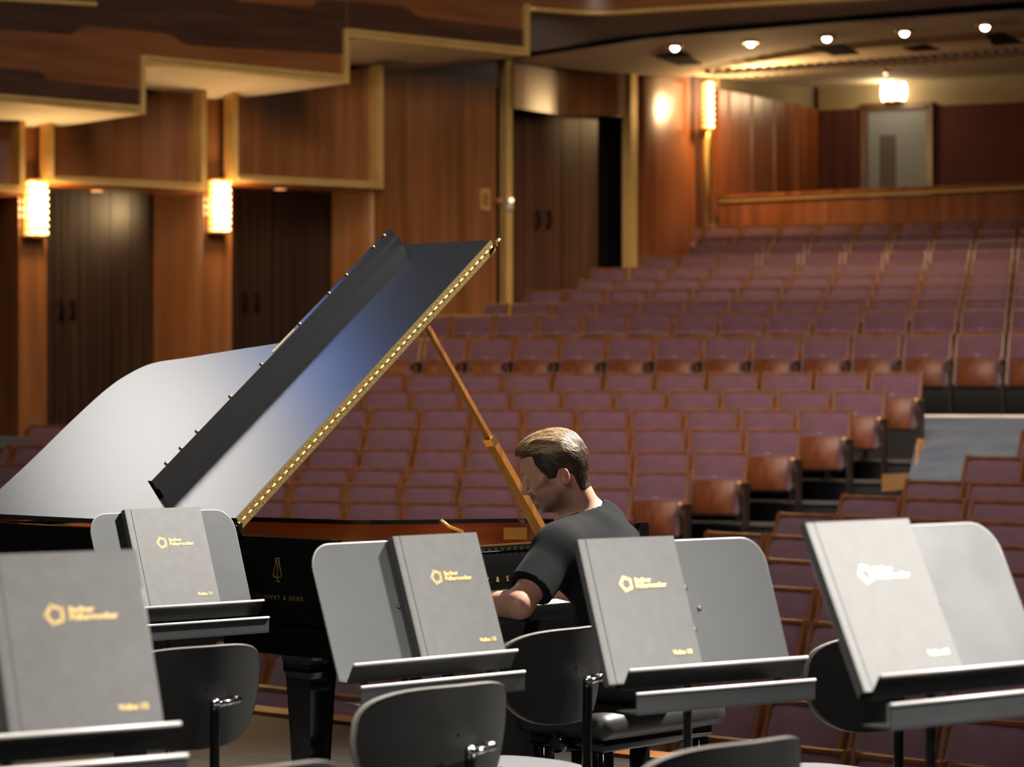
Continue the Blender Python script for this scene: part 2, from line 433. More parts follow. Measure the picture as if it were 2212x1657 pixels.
for bname, phi, rows, anchor in BLOCKS:
    for i, (rho, xr, yr, xl, xe) in enumerate(rows):
        zf, s_of = row_geom(phi, rho, xr, yr)
        s0, s1 = s_of(xl), s_of(xe)
        n = max(1, int(round((s1 - s0) / SEAT_W)))
        if anchor == 'l':
            pos = [s0 + SEAT_W * (k + 0.5) for k in range(n)]
        else:
            pos = [s1 - SEAT_W * (k + 0.5) for k in range(n)]
        SEATS.append((bname, phi, i, rho, zf, pos))
        nxt = rows[i + 1][0] if i + 1 < len(rows) else rho + 0.9
        back = min(nxt - rho, 1.0)
        ra, rb = rho - 0.50, rho + back - 0.50 + 0.005
        ext = 0.80 if bname == 'side' else 0.10
        ea, eb = s0 - 0.15, s1 + ext
        if anchor == 'l': ea = s0 - 0.1
        mb = MB()
        mb.hexa([hall(ra, ea, zf - 1.4, phi), hall(ra, eb, zf - 1.4, phi), hall(rb, eb, zf - 1.4, phi), hall(rb, ea, zf - 1.4, phi),
                 hall(ra, ea, zf - 0.02, phi), hall(ra, eb, zf - 0.02, phi), hall(rb, eb, zf - 0.02, phi), hall(rb, ea, zf - 0.02, phi)])
        mb.build('riser', M['aisle_black'], audience)
        mb = MB()
        mb.hexa([hall(ra - 0.02, ea, zf - 0.02, phi), hall(ra - 0.02, eb, zf - 0.02, phi), hall(rb, eb, zf - 0.02, phi), hall(rb, ea, zf - 0.02, phi),
                 hall(ra - 0.02, ea, zf, phi), hall(ra - 0.02, eb, zf, phi), hall(rb, eb, zf, phi), hall(rb, ea, zf, phi)])
        mb.build('tread', M['tread_grey'] if bname != 'front' else M['aisle_black'], audience)
        if bname == 'side':          # little step lights in the riser beside the aisle
            for k in range(3):
                c0 = hall(ra - 0.006, s1 + 0.12 + 0.25 * k, zf - 0.075, phi)
                MB().ball(c0, 0.014, 8, 4).build('step_light', M['white_plastic'], audience)
# base of the pit
mb = MB()
mb.hexa([hall(8.33, -16, -2.2), hall(8.33, 12, -2.2), hall(32, 12, -2.2), hall(32, -16, -2.2),
         hall(8.33, -16, -1.75), hall(8.33, 12, -1.75), hall(32, 12, -1.75), hall(32, -16, -1.75)])
mb.build('pit_floor', M['aisle_black'], audience)
# carpeted cross aisle sloping down to the front block
ramp = struct('floor_aisle', 'blue grey carpet on the sloping aisle between the seat blocks', 'carpet')
zu = row_geom(21.0, *UPPER[0][:3])[0]
mb = MB()
A, B = P(1990, 903, 28.4), P(2330, 903, 27.6)
A.z = B.z = zu - 0.02
C, D = P(2330, 1060, 22.2), P(1935, 1080, 23.2)
C.z = A.z - 1.10; D.z = A.z - 1.0
mb.slab([D, C, B, A], (0, 0, -0.05))
mb.build('carpet', M['carpet'], ramp)
mb = MB(); mb.slab([A + Vector((0, 0, 0.004)), B + Vector((0, 0, 0.004)), B + Vector((0, 0.05, 0.02)), A + Vector((0, 0.05, 0.02))], (0, 0, 0.012))
mb.build('carpet_edge', M['stand_edge'], ramp)
# oak guard box beside the side block steps
ob = struct('trim_2', 'pale oak corner box where the side block steps meet the carpet', 'trim')
mb = MB()
a, b, c = P(1905, 1062, 25.6), P(1975, 1056, 25.9), P(1995, 1018, 26.6)
mb.slab([a, b, P(1975, 1022, 25.9), P(1905, 1026, 25.6)], (0.02, 0.10, 0))
mb.build('panel', M['light_oak'], ob)
mb = MB(); mb.slab([b, P(1993, 1048, 26.8), P(1993, 948, 26.8), P(1981, 948, 26.8), P(1975, 1022, 25.9)], (0.03, 0.02, 0))
mb.build('panel', M['light_oak'], ob)

# ---- left wall: bays with doors, lamp pilasters, gilt framed boxes above the doors
W1 = Plane((-4.79, 29.57), 47.3)
W2 = Plane((-0.03, 34.73), 56.3)
W2b = Plane((1.53, 37.07), 65.0)
W3 = Plane((2.95, 39.9), 63.0)
BK = Plane((5.04, 44.0), -28.0)
PP = Plane((3.11, 40.2), -24.0)
def pq(pl, pts, thick):
    """slab from pixel outline on a plane, thick metres deep behind it"""
    n = pl.n
    return MB().slab([pl.at(x, y) for x, y in pts], (-n.x * thick, -n.y * thick, 0))
def rect(pl, x0, x1, ya0, ya1, yb0, yb1, thick):
    return pq(pl, [(x0, yb0), (x1, yb1), (x1, ya1), (x0, ya0)], thick)
wall = struct('wall_left', 'wood panelled side wall with gilt framed boxes and lamp pilasters', 'wall')
# wall backing
rect(W1.off(-0.95), -260, 1100, -60, 60, 1040, 720, 0.1).build('backing', M['black_void'], wall)
rect(W2.off(-0.95), 1040, 1440, 60, 100, 800, 640, 0.1).build('backing', M['black_void'], wall)
# pilasters (full height) with their returns
rect(W1, 40, 101, 200, 200, 990, 985, 0.95).build('pilaster', M['veneer'], wall)
rect(W1, 440, 501, 150, 150, 940, 935, 0.95).build('pilaster', M['veneer'], wall)
rect(W1, -340, -262, 150, 150, 1000, 1000, 0.95).build('pilaster', M['veneer'], wall)
# curved reveals that close each door niche on its right
def reveal(xa, xb, ya, yb):
    pl0, pl1 = W1.off(-0.72), W1
    a0, b0 = pl0.at(xa, 0), pl1.at(xb, 0)
    rows = []
    za = [HC - (yy - HY) * W1.depth(xb) / F for yy in (ya, yb)]
    for z in za:
        r = []
        for k in range(13):
            t = k / 12
            q = t * PI / 2
            p = a0 + (b0 - a0) * t
            bulge = -0.20 * math.sin(t * PI)
            r.append(Vector((p.x - W1.n.x * bulge * 0.6, p.y - W1.n.y * bulge * 0.6, z)))
        rows.append(r)
    m = MB(); m.grid(rows); return m
reveal(330, 441, 380, 940).build('reveal', M['veneer'], wall)
reveal(715, 832, 380, 900).build('reveal', M['veneer'], wall)
# doors
def make_door(nm, lab, pl, xa, xm, xb, yt, yb, hx, hy, boards=4, dm='door_wood'):
    dr = struct(nm, lab, 'door')
    for x0, x1, side in ((xa, xm, 1), (xm, xb, -1)):
        lf = link('leaf', None, dr)
        for k in range(boards):
            u0 = x0 + (x1 - x0) * k / boards + 0.7; u1 = x0 + (x1 - x0) * (k + 1) / boards - 0.7
            rect(pl, u0, u1, yt, yt, yb, yb, 0.05).build('board', M[dm], lf)
        h0 = pl.off(0.05)
        hxx = xm - side * hx
        m = MB()
        c = h0.at(hxx, hy); e = h0.at(hxx, hy + 34); c2 = pl.at(hxx, hy); e2 = pl.at(hxx, hy + 34)
        m.tube([c2, c, (c + e) / 2 + Vector((pl.n.x, pl.n.y, 0)) * 0.015, e, e2], 0.022, 8)
        m.build('handle', M['black_void'], lf)
    return dr
DP = W1.off(-0.70)
make_door('door_1', 'dark double door left of the middle lamp pilaster', DP, 84, 146, 330, 400, 960, 13, 652)
make_door('door_2', 'dark double door behind the raised piano lid', DP, 484, 543, 715, 400, 930, 13, 634)
make_door('door_3', 'dark double door at the left picture edge', DP, -262, -120, 22, 400, 990, 13, 670)
# wide panelled column
for x0, x1, m_ in ((829, 911, 'veneer'), (912, 999, 'veneer'), (1000, 1072, 'veneer')):
    rect(W1.off(0.05), x0, x1, 150 + (x0 - 829) * 0.11, 150 + (x1 - 829) * 0.11, 820, 800, 0.4).build('panel', M[m_], wall)
rect(W1.off(-0.02), 829, 1092, 120, 110, 165, 190, 0.3).build('header', M['veneer_dark'], wall)
rect(W1.off(-0.25), 1070, 1096, 110, 110, 800, 790, 0.3).build('slot', M['black_void'], wall)
rect(W1.off(0.06), 1094, 1107, 128, 128, 790, 790, 0.12).build('gilt_strip', M['gilt'], wall)
# framed boxes above the doors
def framed_box(xa, xb, ta, tb, ba, bb, sw=12, nm='box_panel'):
    f = W1.off(0.27); g = W1.off(0.10)
    m = MB(); rows = []
    for v in (0, 1):
        r = []
        for k in range(17):
            t = k / 16
            x = xa + (xb - xa) * t
            y = (ta + (tb - ta) * t) if v else (ba + (bb - ba) * t)
            pl = W1.off(0.13 - 0.16 * math.sin(PI * t) ** 2)
            p = pl.at(x, 0)
            z = W1.off(0.13).at(x, y).z
            r.append(Vector((p.x, p.y, z)))
        rows.append(r)
    m.grid(rows); m.build(nm, M['veneer'], wall)
    rect(g.off(-0.2), xa, xb, ta, tb, ba, bb, 0.5).build('box_core', M['veneer_dark'], wall)
    rect(f, xa, xa + sw, ta, ta, ba, ba + 0.6, 0.16).build('gilt_strip', M['gilt'], wall)
    rect(f, xb - sw, xb, tb, tb, bb - 0.6, bb, 0.16).build('gilt_strip', M['gilt'], wall)
    sl = (bb - ba) / (xb - xa)
    rect(f, xa + sw, xb - sw, ba - 15 + sl * sw, bb - 15 - sl * sw, ba - 9 + sl * sw, bb - 9 - sl * sw, 0.17).build('gilt_strip', M['gilt'], wall)
    rect(f.off(0.015), xa + sw, xb - sw, ba - 8 + sl * sw, bb - 8 - sl * sw, ba + sl * sw, bb - sl * sw, 0.19).build('gilt_strip', M['gilt'], wall)
    rect(f.off(-0.04), xa + 2, xb - 8, ba + 0.5, bb + 0.5, ba + 7, bb + 7, 0.5).build('lower_lip', M['veneer_red'], wall)
framed_box(105, 447, 240, 180, 393, 411)
framed_box(503, 829, 180, 140, 391, 408)
framed_box(-240, 55, 240, 240, 398, 416)
def niche_light(x, y, pl):
    t = thing('niche_downlight', 'small copper downlight %s' % NICHE.pop(0), 'lamp', pl.at(x, y))
    MB().lathe([(0.09, 0.0), (0.10, 0.03), (0.07, 0.04)], n=14).build('ring', M['brass'], t)
    MB().lathe([(0.07, -0.012), (0.07, 0.0)], n=14).build('lens', M['copper_glow'], t)
NICHE = ['under the box right of the left lamp', 'under the box behind the piano lid', 'over the upper side door']
niche_light(210, 412, W1.off(-0.1)); niche_light(605, 408, W1.off(-0.1))
# landing beside the side block
m = MB(); q = W1.off(-0.7); r_ = W1.off(0.45)
a, b, c, d = q.at(-200, 0), q.at(60, 0), r_.at(60, 0), r_.at(-200, 0)
for p_ in (a, b, c, d): p_.z = 0.97
m.slab([a, b, c, d], (0, 0, -0.12)); m.build('landing', M['tread_grey'], wall)
# exit plate, small round knob and switch on the column
sg = thing('exit_plate', 'small gilt framed red plate on the wooden column', 'sign', W1.off(0.055).at(1048, 431), math.radians(47.3))
MB().box((0, 0, 0), (0.17, 0.02, 0.28)).build('frame', M['sign_gold'], sg)
MB().box((0, -0.013, 0), (0.075, 0.012, 0.15)).build('plate', M['sign_red'], sg)
for k in range(3): MB().box((0, -0.021, 0.045 - 0.045 * k), (0.05, 0.004, 0.018)).build('marking', M['sign_gold'], sg)
kn = thing('wall_knob', 'round dark knob right of the red plate', 'knob', W1.off(0.05).at(1075, 435), math.radians(47.3))
MB().lathe([(0.05, 0.0), (0.05, 0.03), (0.03, 0.045)], axis='y', rot=Matrix.Rotation(PI, 3, 'Z'), n=14).build('body', M['veneer_red'], kn)
MB().ball((0, -0.05, 0), 0.022, 8, 5).build('button', M['brass'], kn)
sw = thing('strip_switch', 'small switch box with lit button on the gilt strip', 'switch', W1.off(0.07).at(1101, 436), math.radians(47.3))
MB().bbox((0, 0, -0.03), (0.10, 0.04, 0.16), 0.01).build('body', M['white_plastic'], sw)
MB().ball((0, -0.03, 0.02), 0.03, 10, 6).build('button', M['indicator'], sw)
# upper side door bay
make_door('door_4', 'striped wooden double door above the rear seats', W2.off(-0.30), 1106, 1175, 1292, 248, 690, 12, 456, 3, 'veneer_dark')
rect(W2.off(-0.55), 1285, 1372, 200, 200, 680, 650, 0.2).build('slot', M['black_void'], wall)
m = MB(); rows = []
for v in (0, 1):
    r = []
    for k in range(17):
        t = k / 16; x = 1108 + 243 * t
        y = (140 + 18 * t) if v else (238 + 16 * t)
        pl = W2.off(0.10 - 0.22 * math.sin(PI * t) ** 2)
        p = pl.at(x, 0); z = W2.at(x, y).z
        r.append(Vector((p.x, p.y, z)))
    rows.append(r)
m.grid(rows); m.build('door_head', M['veneer'], wall)
rect(W2.off(-0.16), 1108, 1350, 140, 158, 237, 252, 0.4).build('head_core', M['veneer_dark'], wall)
niche_light(1224, 246, W2.off(-0.2))
rect(W2.off(0.12), 1363, 1377, 150, 150, 660, 660, 0.14).build('gilt_strip', M['gilt'], wall)
m = MB(); rows = []
for v in (0, 1):
    r = []
    for k in range(17):
        t = k / 16; x = 1377 + 140 * t
        y = 150 if v else 640
        pl = W2b.off(-0.10 + 0.16 * math.sin(PI * t) ** 0.8)
        p = pl.at(x, 0); z = W2b.at(1440, y).z
        r.append(Vector((p.x, p.y, z)))
    rows.append(r)
m.grid(rows); m.build('lit_pilaster', M['veneer_red'], wall)
rect(W2b.off(-0.05), 1500, 1548, 150, 150, 620, 620, 0.2).build('panel', M['veneer_dark'], wall)
rect(W2b.off(0.03), 1546, 1554, 168, 168, 620, 620, 0.08).build('gilt_strip', M['gilt'], wall)

# ---- lamps on the pilasters
def pilaster_lamp(pl, x, y0, y1, w, lab, glow=60, out=0.30):
    c = pl.off(0.01).at(x, (y0 + y1) / 2)
    h = (y1 - y0) * pl.depth(x) / F
    t = thing('pilaster_lamp', lab, 'lamp', c, math.radians(pl.ang), 'tall stacked glass lamps on the side wall')
    MB().box((0, 0.0, 0), (w * 0.9, 0.02, h)).build('back_plate', M['brass'], t)
    nn = 8
    for k in range(nn):
        z = -h / 2 + h * (k + 0.5) / nn
        hh = h / nn * 0.74
        for sx in (-0.25, 0.25):
            m = MB(); m.lathe([(w * 0.13, -hh * 0.46), (w * 0.235, -hh * 0.30), (w * 0.25, 0), (w * 0.235, hh * 0.30), (w * 0.13, hh * 0.46)], (w * sx, -0.09, z), 12)
            m.build('glass_lens', M['lamp_glass'], t)
    for z in (-h / 2 - 0.01, h / 2 + 0.01):
        MB().box((0, -0.07, z), (w, 0.16, 0.02)).build('cap', M['brass'], t)
    l = bpy.data.lights.new('lamp_glow', 'POINT'); l.energy = glow; l.color = (1, .66, .30); l.shadow_soft_size = 0.12; l.specular_factor = 0.0
    o = bpy.data.objects.new('lamp_glow', l); o.location = (0, -out, 0); o.parent = t; COL.objects.link(o)
    return t
pilaster_lamp(W1, 70, 391, 511, 0.27, 'glowing stacked glass lamp on the leftmost pilaster')
pilaster_lamp(W1, 466, 390, 503, 0.27, 'glowing stacked glass lamp on the middle pilaster above the piano lid')
pl_ = pilaster_lamp(W2b.off(0.15), 1520, 176, 279, 0.22, 'glowing stacked glass lamp topping the gilt post by the rear seats', 170, 0.75)
post = MB()
b0, b1 = W2b.off(0.10).at(1521, 278), W2b.off(0.10).at(1526, 500)
post.tube([b0, b0 + (b1 - b0) * 0.12, b0 + (b1 - b0) * 0.25, b1], [0.10, 0.075, 0.055, 0.050], 10)
post.build('lamp_post', M['gilt'], wall)

# ---- balcony front stepping up along the wall, cream soffits, gilt edge
bal = struct('wall_balcony', 'stepped wooden balcony front with gilt edges and cream soffits', 'balcony')
FP = W1.off(1.0)
prof = [(-260, 190), (310, 238), (310, 128), (750, 172), (750, 70), (1141, 112)]
for k, (x0, x1, ya, yb) in enumerate(((-260, 310, 190, 238), (310, 750, 128, 172), (750, 1141, 70, 112))):
    rect(FP, x0, x1, -260, -260, ya, yb, 0.12).build('front_panel', M['fascia'], bal)
    sl = (yb - ya) / (x1 - x0)
    rect(FP.off(0.035), x0, x1 + (5 if k < 2 else 2), ya - 9, yb - 9, ya - 2, yb - 2, 0.05).build('gilt_strip', M['gilt'], bal)
    rect(FP.off(0.05), x0, x1 + (5 if k < 2 else 2), ya + 0, yb + 0, ya + 9, yb + 9, 0.07).build('gilt_strip', M['gilt'], bal)
for x, ya, yb in ((310, 128, 243), (750, 70, 178), (1140, 16, 118)):
    rect(FP.off(0.045), x - 5, x + 5, ya - 8, ya - 8, yb, yb, 0.07).build('gilt_strip', M['gilt'], bal)
rect(FP.off(0.03), -60, 210, -12, 4, -2, 13, 0.04).build('gilt_strip', M['gilt'], bal)
def soffit(pf, pw, nm='soffit', mt='plaster'):
    pts = [FP.at(x, y) for x, y in pf] + [W1.off(0.0).at(x, y) for x, y in pw]
    m = MB()
    ctr = sum(pts, Vector()) / len(pts)
    n = len(pts)
    m.add(pts + [ctr] + [p + Vector((0, 0, 0.06)) for p in pts], [(i, (i + 1) % n, n) for i in range(n)] + [tuple(range(2 * n, n, -1))])
    m.build(nm, M[mt], bal)
soffit([(-260, 199), (308, 247)], [(106, 277), (-260, 252)])
soffit([(312, 137), (748, 181)], [(503, 214), (440, 213), (312, 193)])
soffit([(752, 79), (1139, 121)], [(1092, 128), (862, 158), (752, 142)])
# dark inlaid bands of the front
fi = FP.off(0.012)
for pts in ([(-200, -240), (200, -240), (200, -2), (500, -2), (515, 4), (670, 14), (690, 0), (700, -2), (748, 3), (748, 116), (405, 96), (392, 88), (376, 76), (360, 71), (186, 54), (170, 62), (158, 71), (146, 73), (-200, 46)],
            [(752, 3), (868, 13), (882, 19), (893, 30), (906, 36), (1136, 66), (1136, 102), (752, 62)],
            [(-200, 128), (82, 153), (94, 160), (100, 170), (108, 173), (304, 193), (304, 226), (-200, 184)]):
    pq(fi, pts, 0.02).build('inlay', M['inlay'], bal)
pq(FP.off(0.016), [(500, -1), (690, -6), (678, 12), (660, 15), (520, 4)], 0.02).build('inlay', M['fascia'], bal)
# recessed soffit lamps
for i, (xa, xb, y0) in enumerate(((20, 84, 222), (395, 470, 151))):
    m = MB(); f_ = W1.off(0.86)
    c = f_.at((xa + xb) / 2, y0)
    t = thing('soffit_lamp', ['flat gilt lamp under the lowest balcony step', 'flat gilt lamp under the middle balcony step'][i], 'lamp', c, math.radians(47.3))
    MB().bbox((0, 0, 0), (0.46, 0.10, 0.03), 0.012).build('housing', M['gilt'], t)
    MB().box((0, -0.02, -0.018), (0.36, 0.05, 0.006)).build('lens', mat('lamp_lens', (1, .9, .7), .4, emit=(1, .75, .42), estr=3.0), t)
# curved balcony front across the rear
cv = smooth_curve([P(1140, 20, 33.5), P(1290, 29, 33.9), P(1440, 21, 33.6), P(1800, 0, 32.8), P(2320, -30, 31.6), P(2700, -56, 30.5)], 8)
m = MB(); m.tube([p + Vector((0, -0.03, 0)) for p in cv], 0.035, 8); m.build('gilt_rail', M['gilt'], bal)
m = MB(); m.grid([[p for p in cv], [p + Vector((0, 0.02, 1.4)) for p in cv]]); m.build('curved_front', M['fascia'], bal)
back = smooth_curve([P(1146, 112, 34.3), P(1400, 74, 35.0), P(1800, 37, 34.2), P(2320, -6, 32.8), P(2700, -38, 31.5)], 10)
nb = len(cv)
bk2 = [back[int(round(i * (len(back) - 1) / (nb - 1)))] for i in range(nb)]
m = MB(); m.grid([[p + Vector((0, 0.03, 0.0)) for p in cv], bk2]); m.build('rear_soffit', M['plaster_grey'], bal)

# ---- ceiling under the balcony
ceil = struct('ceiling', 'beige plaster ceiling under the rear balcony', 'ceiling')
fr = [P(1098, 133, 34.6), P(1150, 122, 34.4), P(1400, 84, 35.0), P(1800, 50, 34.2), P(2320, 14, 32.8), P(2700, -14, 31.5)]
bkk = [P(1098, 136, 34.75), P(1365, 162, 37.1), P(1548, 166, 39.6), P(1772, 190, 44.0), P(2320, 150, 41.0), P(2700, 122, 39.2)]
m = MB(); rows = []
def inter(a, n=25):
    ln = [0]
    for p, q in zip(a[:-1], a[1:]): ln.append(ln[-1] + (q - p).length)
    out = []
    for k in range(n):
        t = ln[-1] * k / (n - 1)
        for i in range(len(a) - 1):
            if t <= ln[i + 1] + 1e-9:
                out.append(a[i].lerp(a[i + 1], (t - ln[i]) / (ln[i + 1] - ln[i]))); break
    return out
A_, B_ = inter(fr), inter(bkk)
m.grid([[a.lerp(b, j / 6) for a, b in zip(A_, B_)] for j in range(7)])
m.build('soffit', M['plaster_dim'], ceil)
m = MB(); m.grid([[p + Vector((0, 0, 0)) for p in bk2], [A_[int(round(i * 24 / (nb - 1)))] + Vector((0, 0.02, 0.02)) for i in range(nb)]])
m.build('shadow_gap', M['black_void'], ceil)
# ribs at the rear of the ceiling
for k in range(34):
    t = k / 33
    x = 1545 + 720 * t; y = 158 - 52 * t ** 1.2
    d = 38.6 - 2.6 * t
    c = P(x, y, d)
    MB().box(c, (0.085, 0.50, 0.07), Matrix.Rotation(-0.55, 3, 'Z')).build('rib', M['plaster_dim'], ceil)
# dark vents in the ceiling
for i, pts in enumerate(([(1416, 124), (1480, 121), (1516, 139), (1465, 141)], [(1750, 102), (1822, 98), (1856, 117), (1800, 121)], [(2130, 78), (2165, 72), (2210, 94), (2146, 99)], [(1950, 105), (2000, 98), (2030, 108), (1975, 112)])):
    ps = [P(x, y, 4.54 * F / (HY - y) - 0.25) for x, y in pts]
    MB().slab(ps, (0, 0, 0.02)).build('vent', M['black_void'], ceil)
# downlights
DL = ['first ceiling downlight from the left, nearest the glowing gilt post', 'second ceiling downlight from the left', 'third ceiling downlight from the left, middle of the five', 'fourth ceiling downlight from the left', 'fifth ceiling downlight from the left, nearest the right edge']
for (x, y), lab in zip(((1458, 103), (1621, 94), (1786, 83), (1954, 71), (2128, 58)), DL):
    d = 4.50 * F / (HY - y) - 0.3
    c = P(x, y, d)
    t = thing('downlight', lab, 'lamp', c, 0, 'ceiling downlights under the rear balcony')
    MB().lathe([(0.105, 0.0), (0.115, 0.03), (0.08, 0.045)], n=16).build('ring', M['brass'], t)
    MB().ball((0, 0, 0.0), 0.052, 12, 6, (1, 1, 0.9)).build('bulb', M['downlight'], t)
    l = bpy.data.lights.new('downlight_beam', 'SPOT'); l.energy = 130; l.color = (1, .78, .5); l.spot_size = 2.4; l.spot_blend = .8; l.shadow_soft_size = 0.06
    o = bpy.data.objects.new('downlight_beam', l); o.location = (0, 0, -0.08); o.parent = t; COL.objects.link(o)
d = 40.0
c = P(1913, 158, d)
t = thing('ceiling_spot', 'tiny bright spot lamp just above the back wall sconce', 'lamp', c)
MB().lathe([(0.05, 0.0), (0.05, 0.06)], n=10).build('can', M['brass'], t)
MB().ball((0, 0, -0.01), 0.035, 8, 5).build('bulb', M['indicator'], t)

# ---- rear corner: slatted wood wall, cream frieze, maroon wall, grey door, parapet
wb = struct('wall_back', 'maroon back wall below a cream frieze with slatted wood corner', 'wall')
ns = 9
for k in range(ns):
    x0 = 1553 + (1772 - 1553) * (k / ns); x1 = 1553 + (1772 - 1553) * ((k + 1) / ns) - 1.5
    t0, t1 = (x0 - 1553) / 219, (x1 - 1553) / 219
    rect(W3.off(0.02 * (k % 2)), x0, x1, 192 + 44 * t0, 192 + 44 * t1, 470, 470, 0.1).build('slat', M['veneer_red'], wb)
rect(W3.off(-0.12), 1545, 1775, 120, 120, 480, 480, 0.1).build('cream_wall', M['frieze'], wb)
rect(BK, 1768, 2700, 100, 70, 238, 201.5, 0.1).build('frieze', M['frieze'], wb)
rect(BK, 1768, 2700, 238, 201.5, 520, 520, 0.08).build('maroon_wall', M['maroon'], wb)
for x0, x1 in ((1772, 1800), (1802, 1830), (1832, 1856)):
    rect(BK.off(0.05), x0, x1, 240 - (x0 - 1768) * .04, 240 - (x1 - 1768) * .04, 520, 520, 0.05).build('maroon_panel', M['maroon'], wb)
dr = struct('door_5', 'grey door, cool light tinted into its colour, in the maroon back wall under the sconce', 'door')
rect(BK.off(0.04), 1872, 2000, 238, 234, 500, 500, 0.05).build('leaf', M['grey_door'], dr)
rect(BK.off(0.06), 1900, 1934, 292, 291, 500, 500, 0.04).build('inset', M['dark_grey'], dr)
rect(BK.off(0.10), 1858, 1873, 232, 231, 500, 500, 0.14).build('frame', M['veneer_dark'], dr)
rect(BK.off(0.10), 2000, 2014, 228, 227, 500, 500, 0.14).build('frame', M['veneer_dark'], dr)
rect(BK.off(0.10), 1858, 2014, 224, 219, 238, 233, 0.14).build('frame', M['veneer_dark'], dr)
t = thing('wall_sconce', 'glowing clustered glass sconce above the grey door', 'lamp', BK.off(0.12).at(1931, 222), math.radians(-28))
MB().lathe([(0.02, -0.05), (0.14, -0.02), (0.17, 0.03)], n=14).build('bowl', M['brass'], t)
for k in range(7):
    a = k / 6 * PI + PI
    MB().lathe([(0.035, 0.0), (0.06, 0.10), (0.055, 0.24), (0.03, 0.28)], (0.16 * math.cos(a), 0.12 * math.sin(a), 0.03), 10).build('glass_cup', M['sconce_glass'], t)
l = bpy.data.lights.new('sconce_glow', 'POINT'); l.energy = 40; l.color = (1, .75, .42); l.shadow_soft_size = 0.25
o = bpy.data.objects.new('sconce_glow', l); o.location = (0, -0.55, 0.25); o.parent = t; COL.objects.link(o)
par = struct('wall_parapet', 'polished wooden parapet with gilt line behind the last seat row', 'parapet')
rect(PP, 1552, 1790, 440, 430, 560, 560, 0.12).build('panel', M['veneer_red'], par)
rect(PP, 1791, 2030, 430, 420, 560, 560, 0.12).build('panel', M['veneer_red'], par)
rect(PP, 2031, 2700, 420, 391, 560, 560, 0.12).build('panel', M['veneer_red'], par)
rect(PP.off(0.03), 1552, 2700, 430, 380, 437, 387, 0.10).build('gilt_strip', M['gilt'], par)
rect(PP.off(0.05), 1552, 2700, 421, 371, 429, 379, 0.25).build('cap', M['veneer_red'], par)
# ================================================================== AUDITORIUM SEATS
def yl(z): return -0.20 * (SEAT_H - z) / 0.54
def seat_meshes():
    R = {}
    m = MB()
    zz = [0.34, 0.60, 0.80, 0.872, 0.892, 0.90]
    ww = [0.013, 0.013, 0.013, 0.013, 0.011, 0.006]
    rows = []
    for z, w in zip(zz, ww):
        y = yl(z)
        rows.append([Vector((-w, y - 0.030, z)), Vector((w, y - 0.030, z)), Vector((w, y + 0.022, z)), Vector((-w, y + 0.022, z))])
    m.grid(rows, False, True)
    m.f.append((20, 21, 22, 23)); m.sm.append(False)
    m.f.append((3, 2, 1, 0)); m.sm.append(False)
    R['side_post'] = m
    m = MB(); rows = []
    for x in (-0.247, -0.12, 0, 0.12, 0.247):
        sag = 0.006 * (1 - (x / 0.247) ** 2)
        rows.append([Vector((x, -0.034, 0.868)), Vector((x, -0.030, 0.892 - sag * 0.4)), Vector((x, 0.016, 0.893 - sag * 0.4)), Vector((x, 0.014, 0.868))])
    m.grid(rows, False, True); R['top_rail'] = m
    m = MB(); rows = []
    zs = [0.44, 0.47, 0.56, 0.68, 0.80, 0.855, 0.872]
    xs = [-0.243, -0.232, -0.15, 0, 0.15, 0.232, 0.243]
    for z in zs:
        r = []
        for x in xs:
            e = (1 - abs(x / 0.243) ** 6) * (1 - abs((z - 0.656) / 0.216) ** 6)
            d = 0.012 + 0.022 * e - 0.012 * math.exp(-((z - 0.79) / 0.05) ** 2 - (x / 0.13) ** 2)
            r.append(Vector((x, yl(z) - d, z)))
        rows.append(r)
    m.grid(rows)
    m.add([Vector((-0.243, yl(0.44) + 0.012, 0.44)), Vector((0.243, yl(0.44) + 0.012, 0.44)), Vector((0.243, yl(0.872) + 0.012, 0.872)), Vector((-0.243, yl(0.872) + 0.012, 0.872))], [(0, 1, 2, 3)])
    R['back_cushion'] = m
    Rx = Matrix.Rotation(math.atan2(0.07, 0.355), 3, 'X').to_3x3()
    Rx = Matrix.Rotation(-math.atan2(0.10, 0.355), 3, 'X')
    m = MB(); m.bbox((0, -0.228, 0.475), (0.472, 0.085, 0.362), 0.022, 2, Rx); R['seat_cushion'] = m
    m = MB(); m.bbox(Vector((0, -0.228, 0.475)) + Rx @ Vector((0, -0.046, -0.016)), (0.412, 0.012, 0.322), 0.004, 1, Rx); R['seat_panel'] = m
    m = MB(); m.box(Vector((0, -0.228, 0.475)) + Rx @ Vector((0, -0.040, 0.178)), (0.05, 0.012, 0.014), Rx); R['number_tag'] = m
    m = MB(); m.bbox((0.282, -0.235, 0.606), (0.044, 0.27, 0.03), 0.010, 2); R['armrest'] = m
    m = MB(); m.bbox((0.282, -0.36, 0.606), (0.044, 0.055, 0.034), 0.012, 2); R['arm_tip'] = m
    m = MB()
    m.hexa([(0.270, -0.22, 0.0), (0.294, -0.22, 0.0), (0.294, -0.10, 0.0), (0.270, -0.10, 0.0), (0.270, -0.28, 0.592), (0.294, -0.28, 0.592), (0.294, -0.06, 0.592), (0.270, -0.06, 0.592)])
    m.box((0.280, -0.15, 0.012), (0.046, 0.26, 0.024)); R['standard'] = m
    m = MB()
    m.hexa([(0.268, -0.205, 0.20), (0.296, -0.205, 0.20), (0.296, -0.19, 0.20), (0.268, -0.19, 0.20), (0.268, -0.292, 0.592), (0.296, -0.292, 0.592), (0.296, -0.28, 0.592), (0.268, -0.28, 0.592)])
    R['standard_edge'] = m
    return R
SM = {}
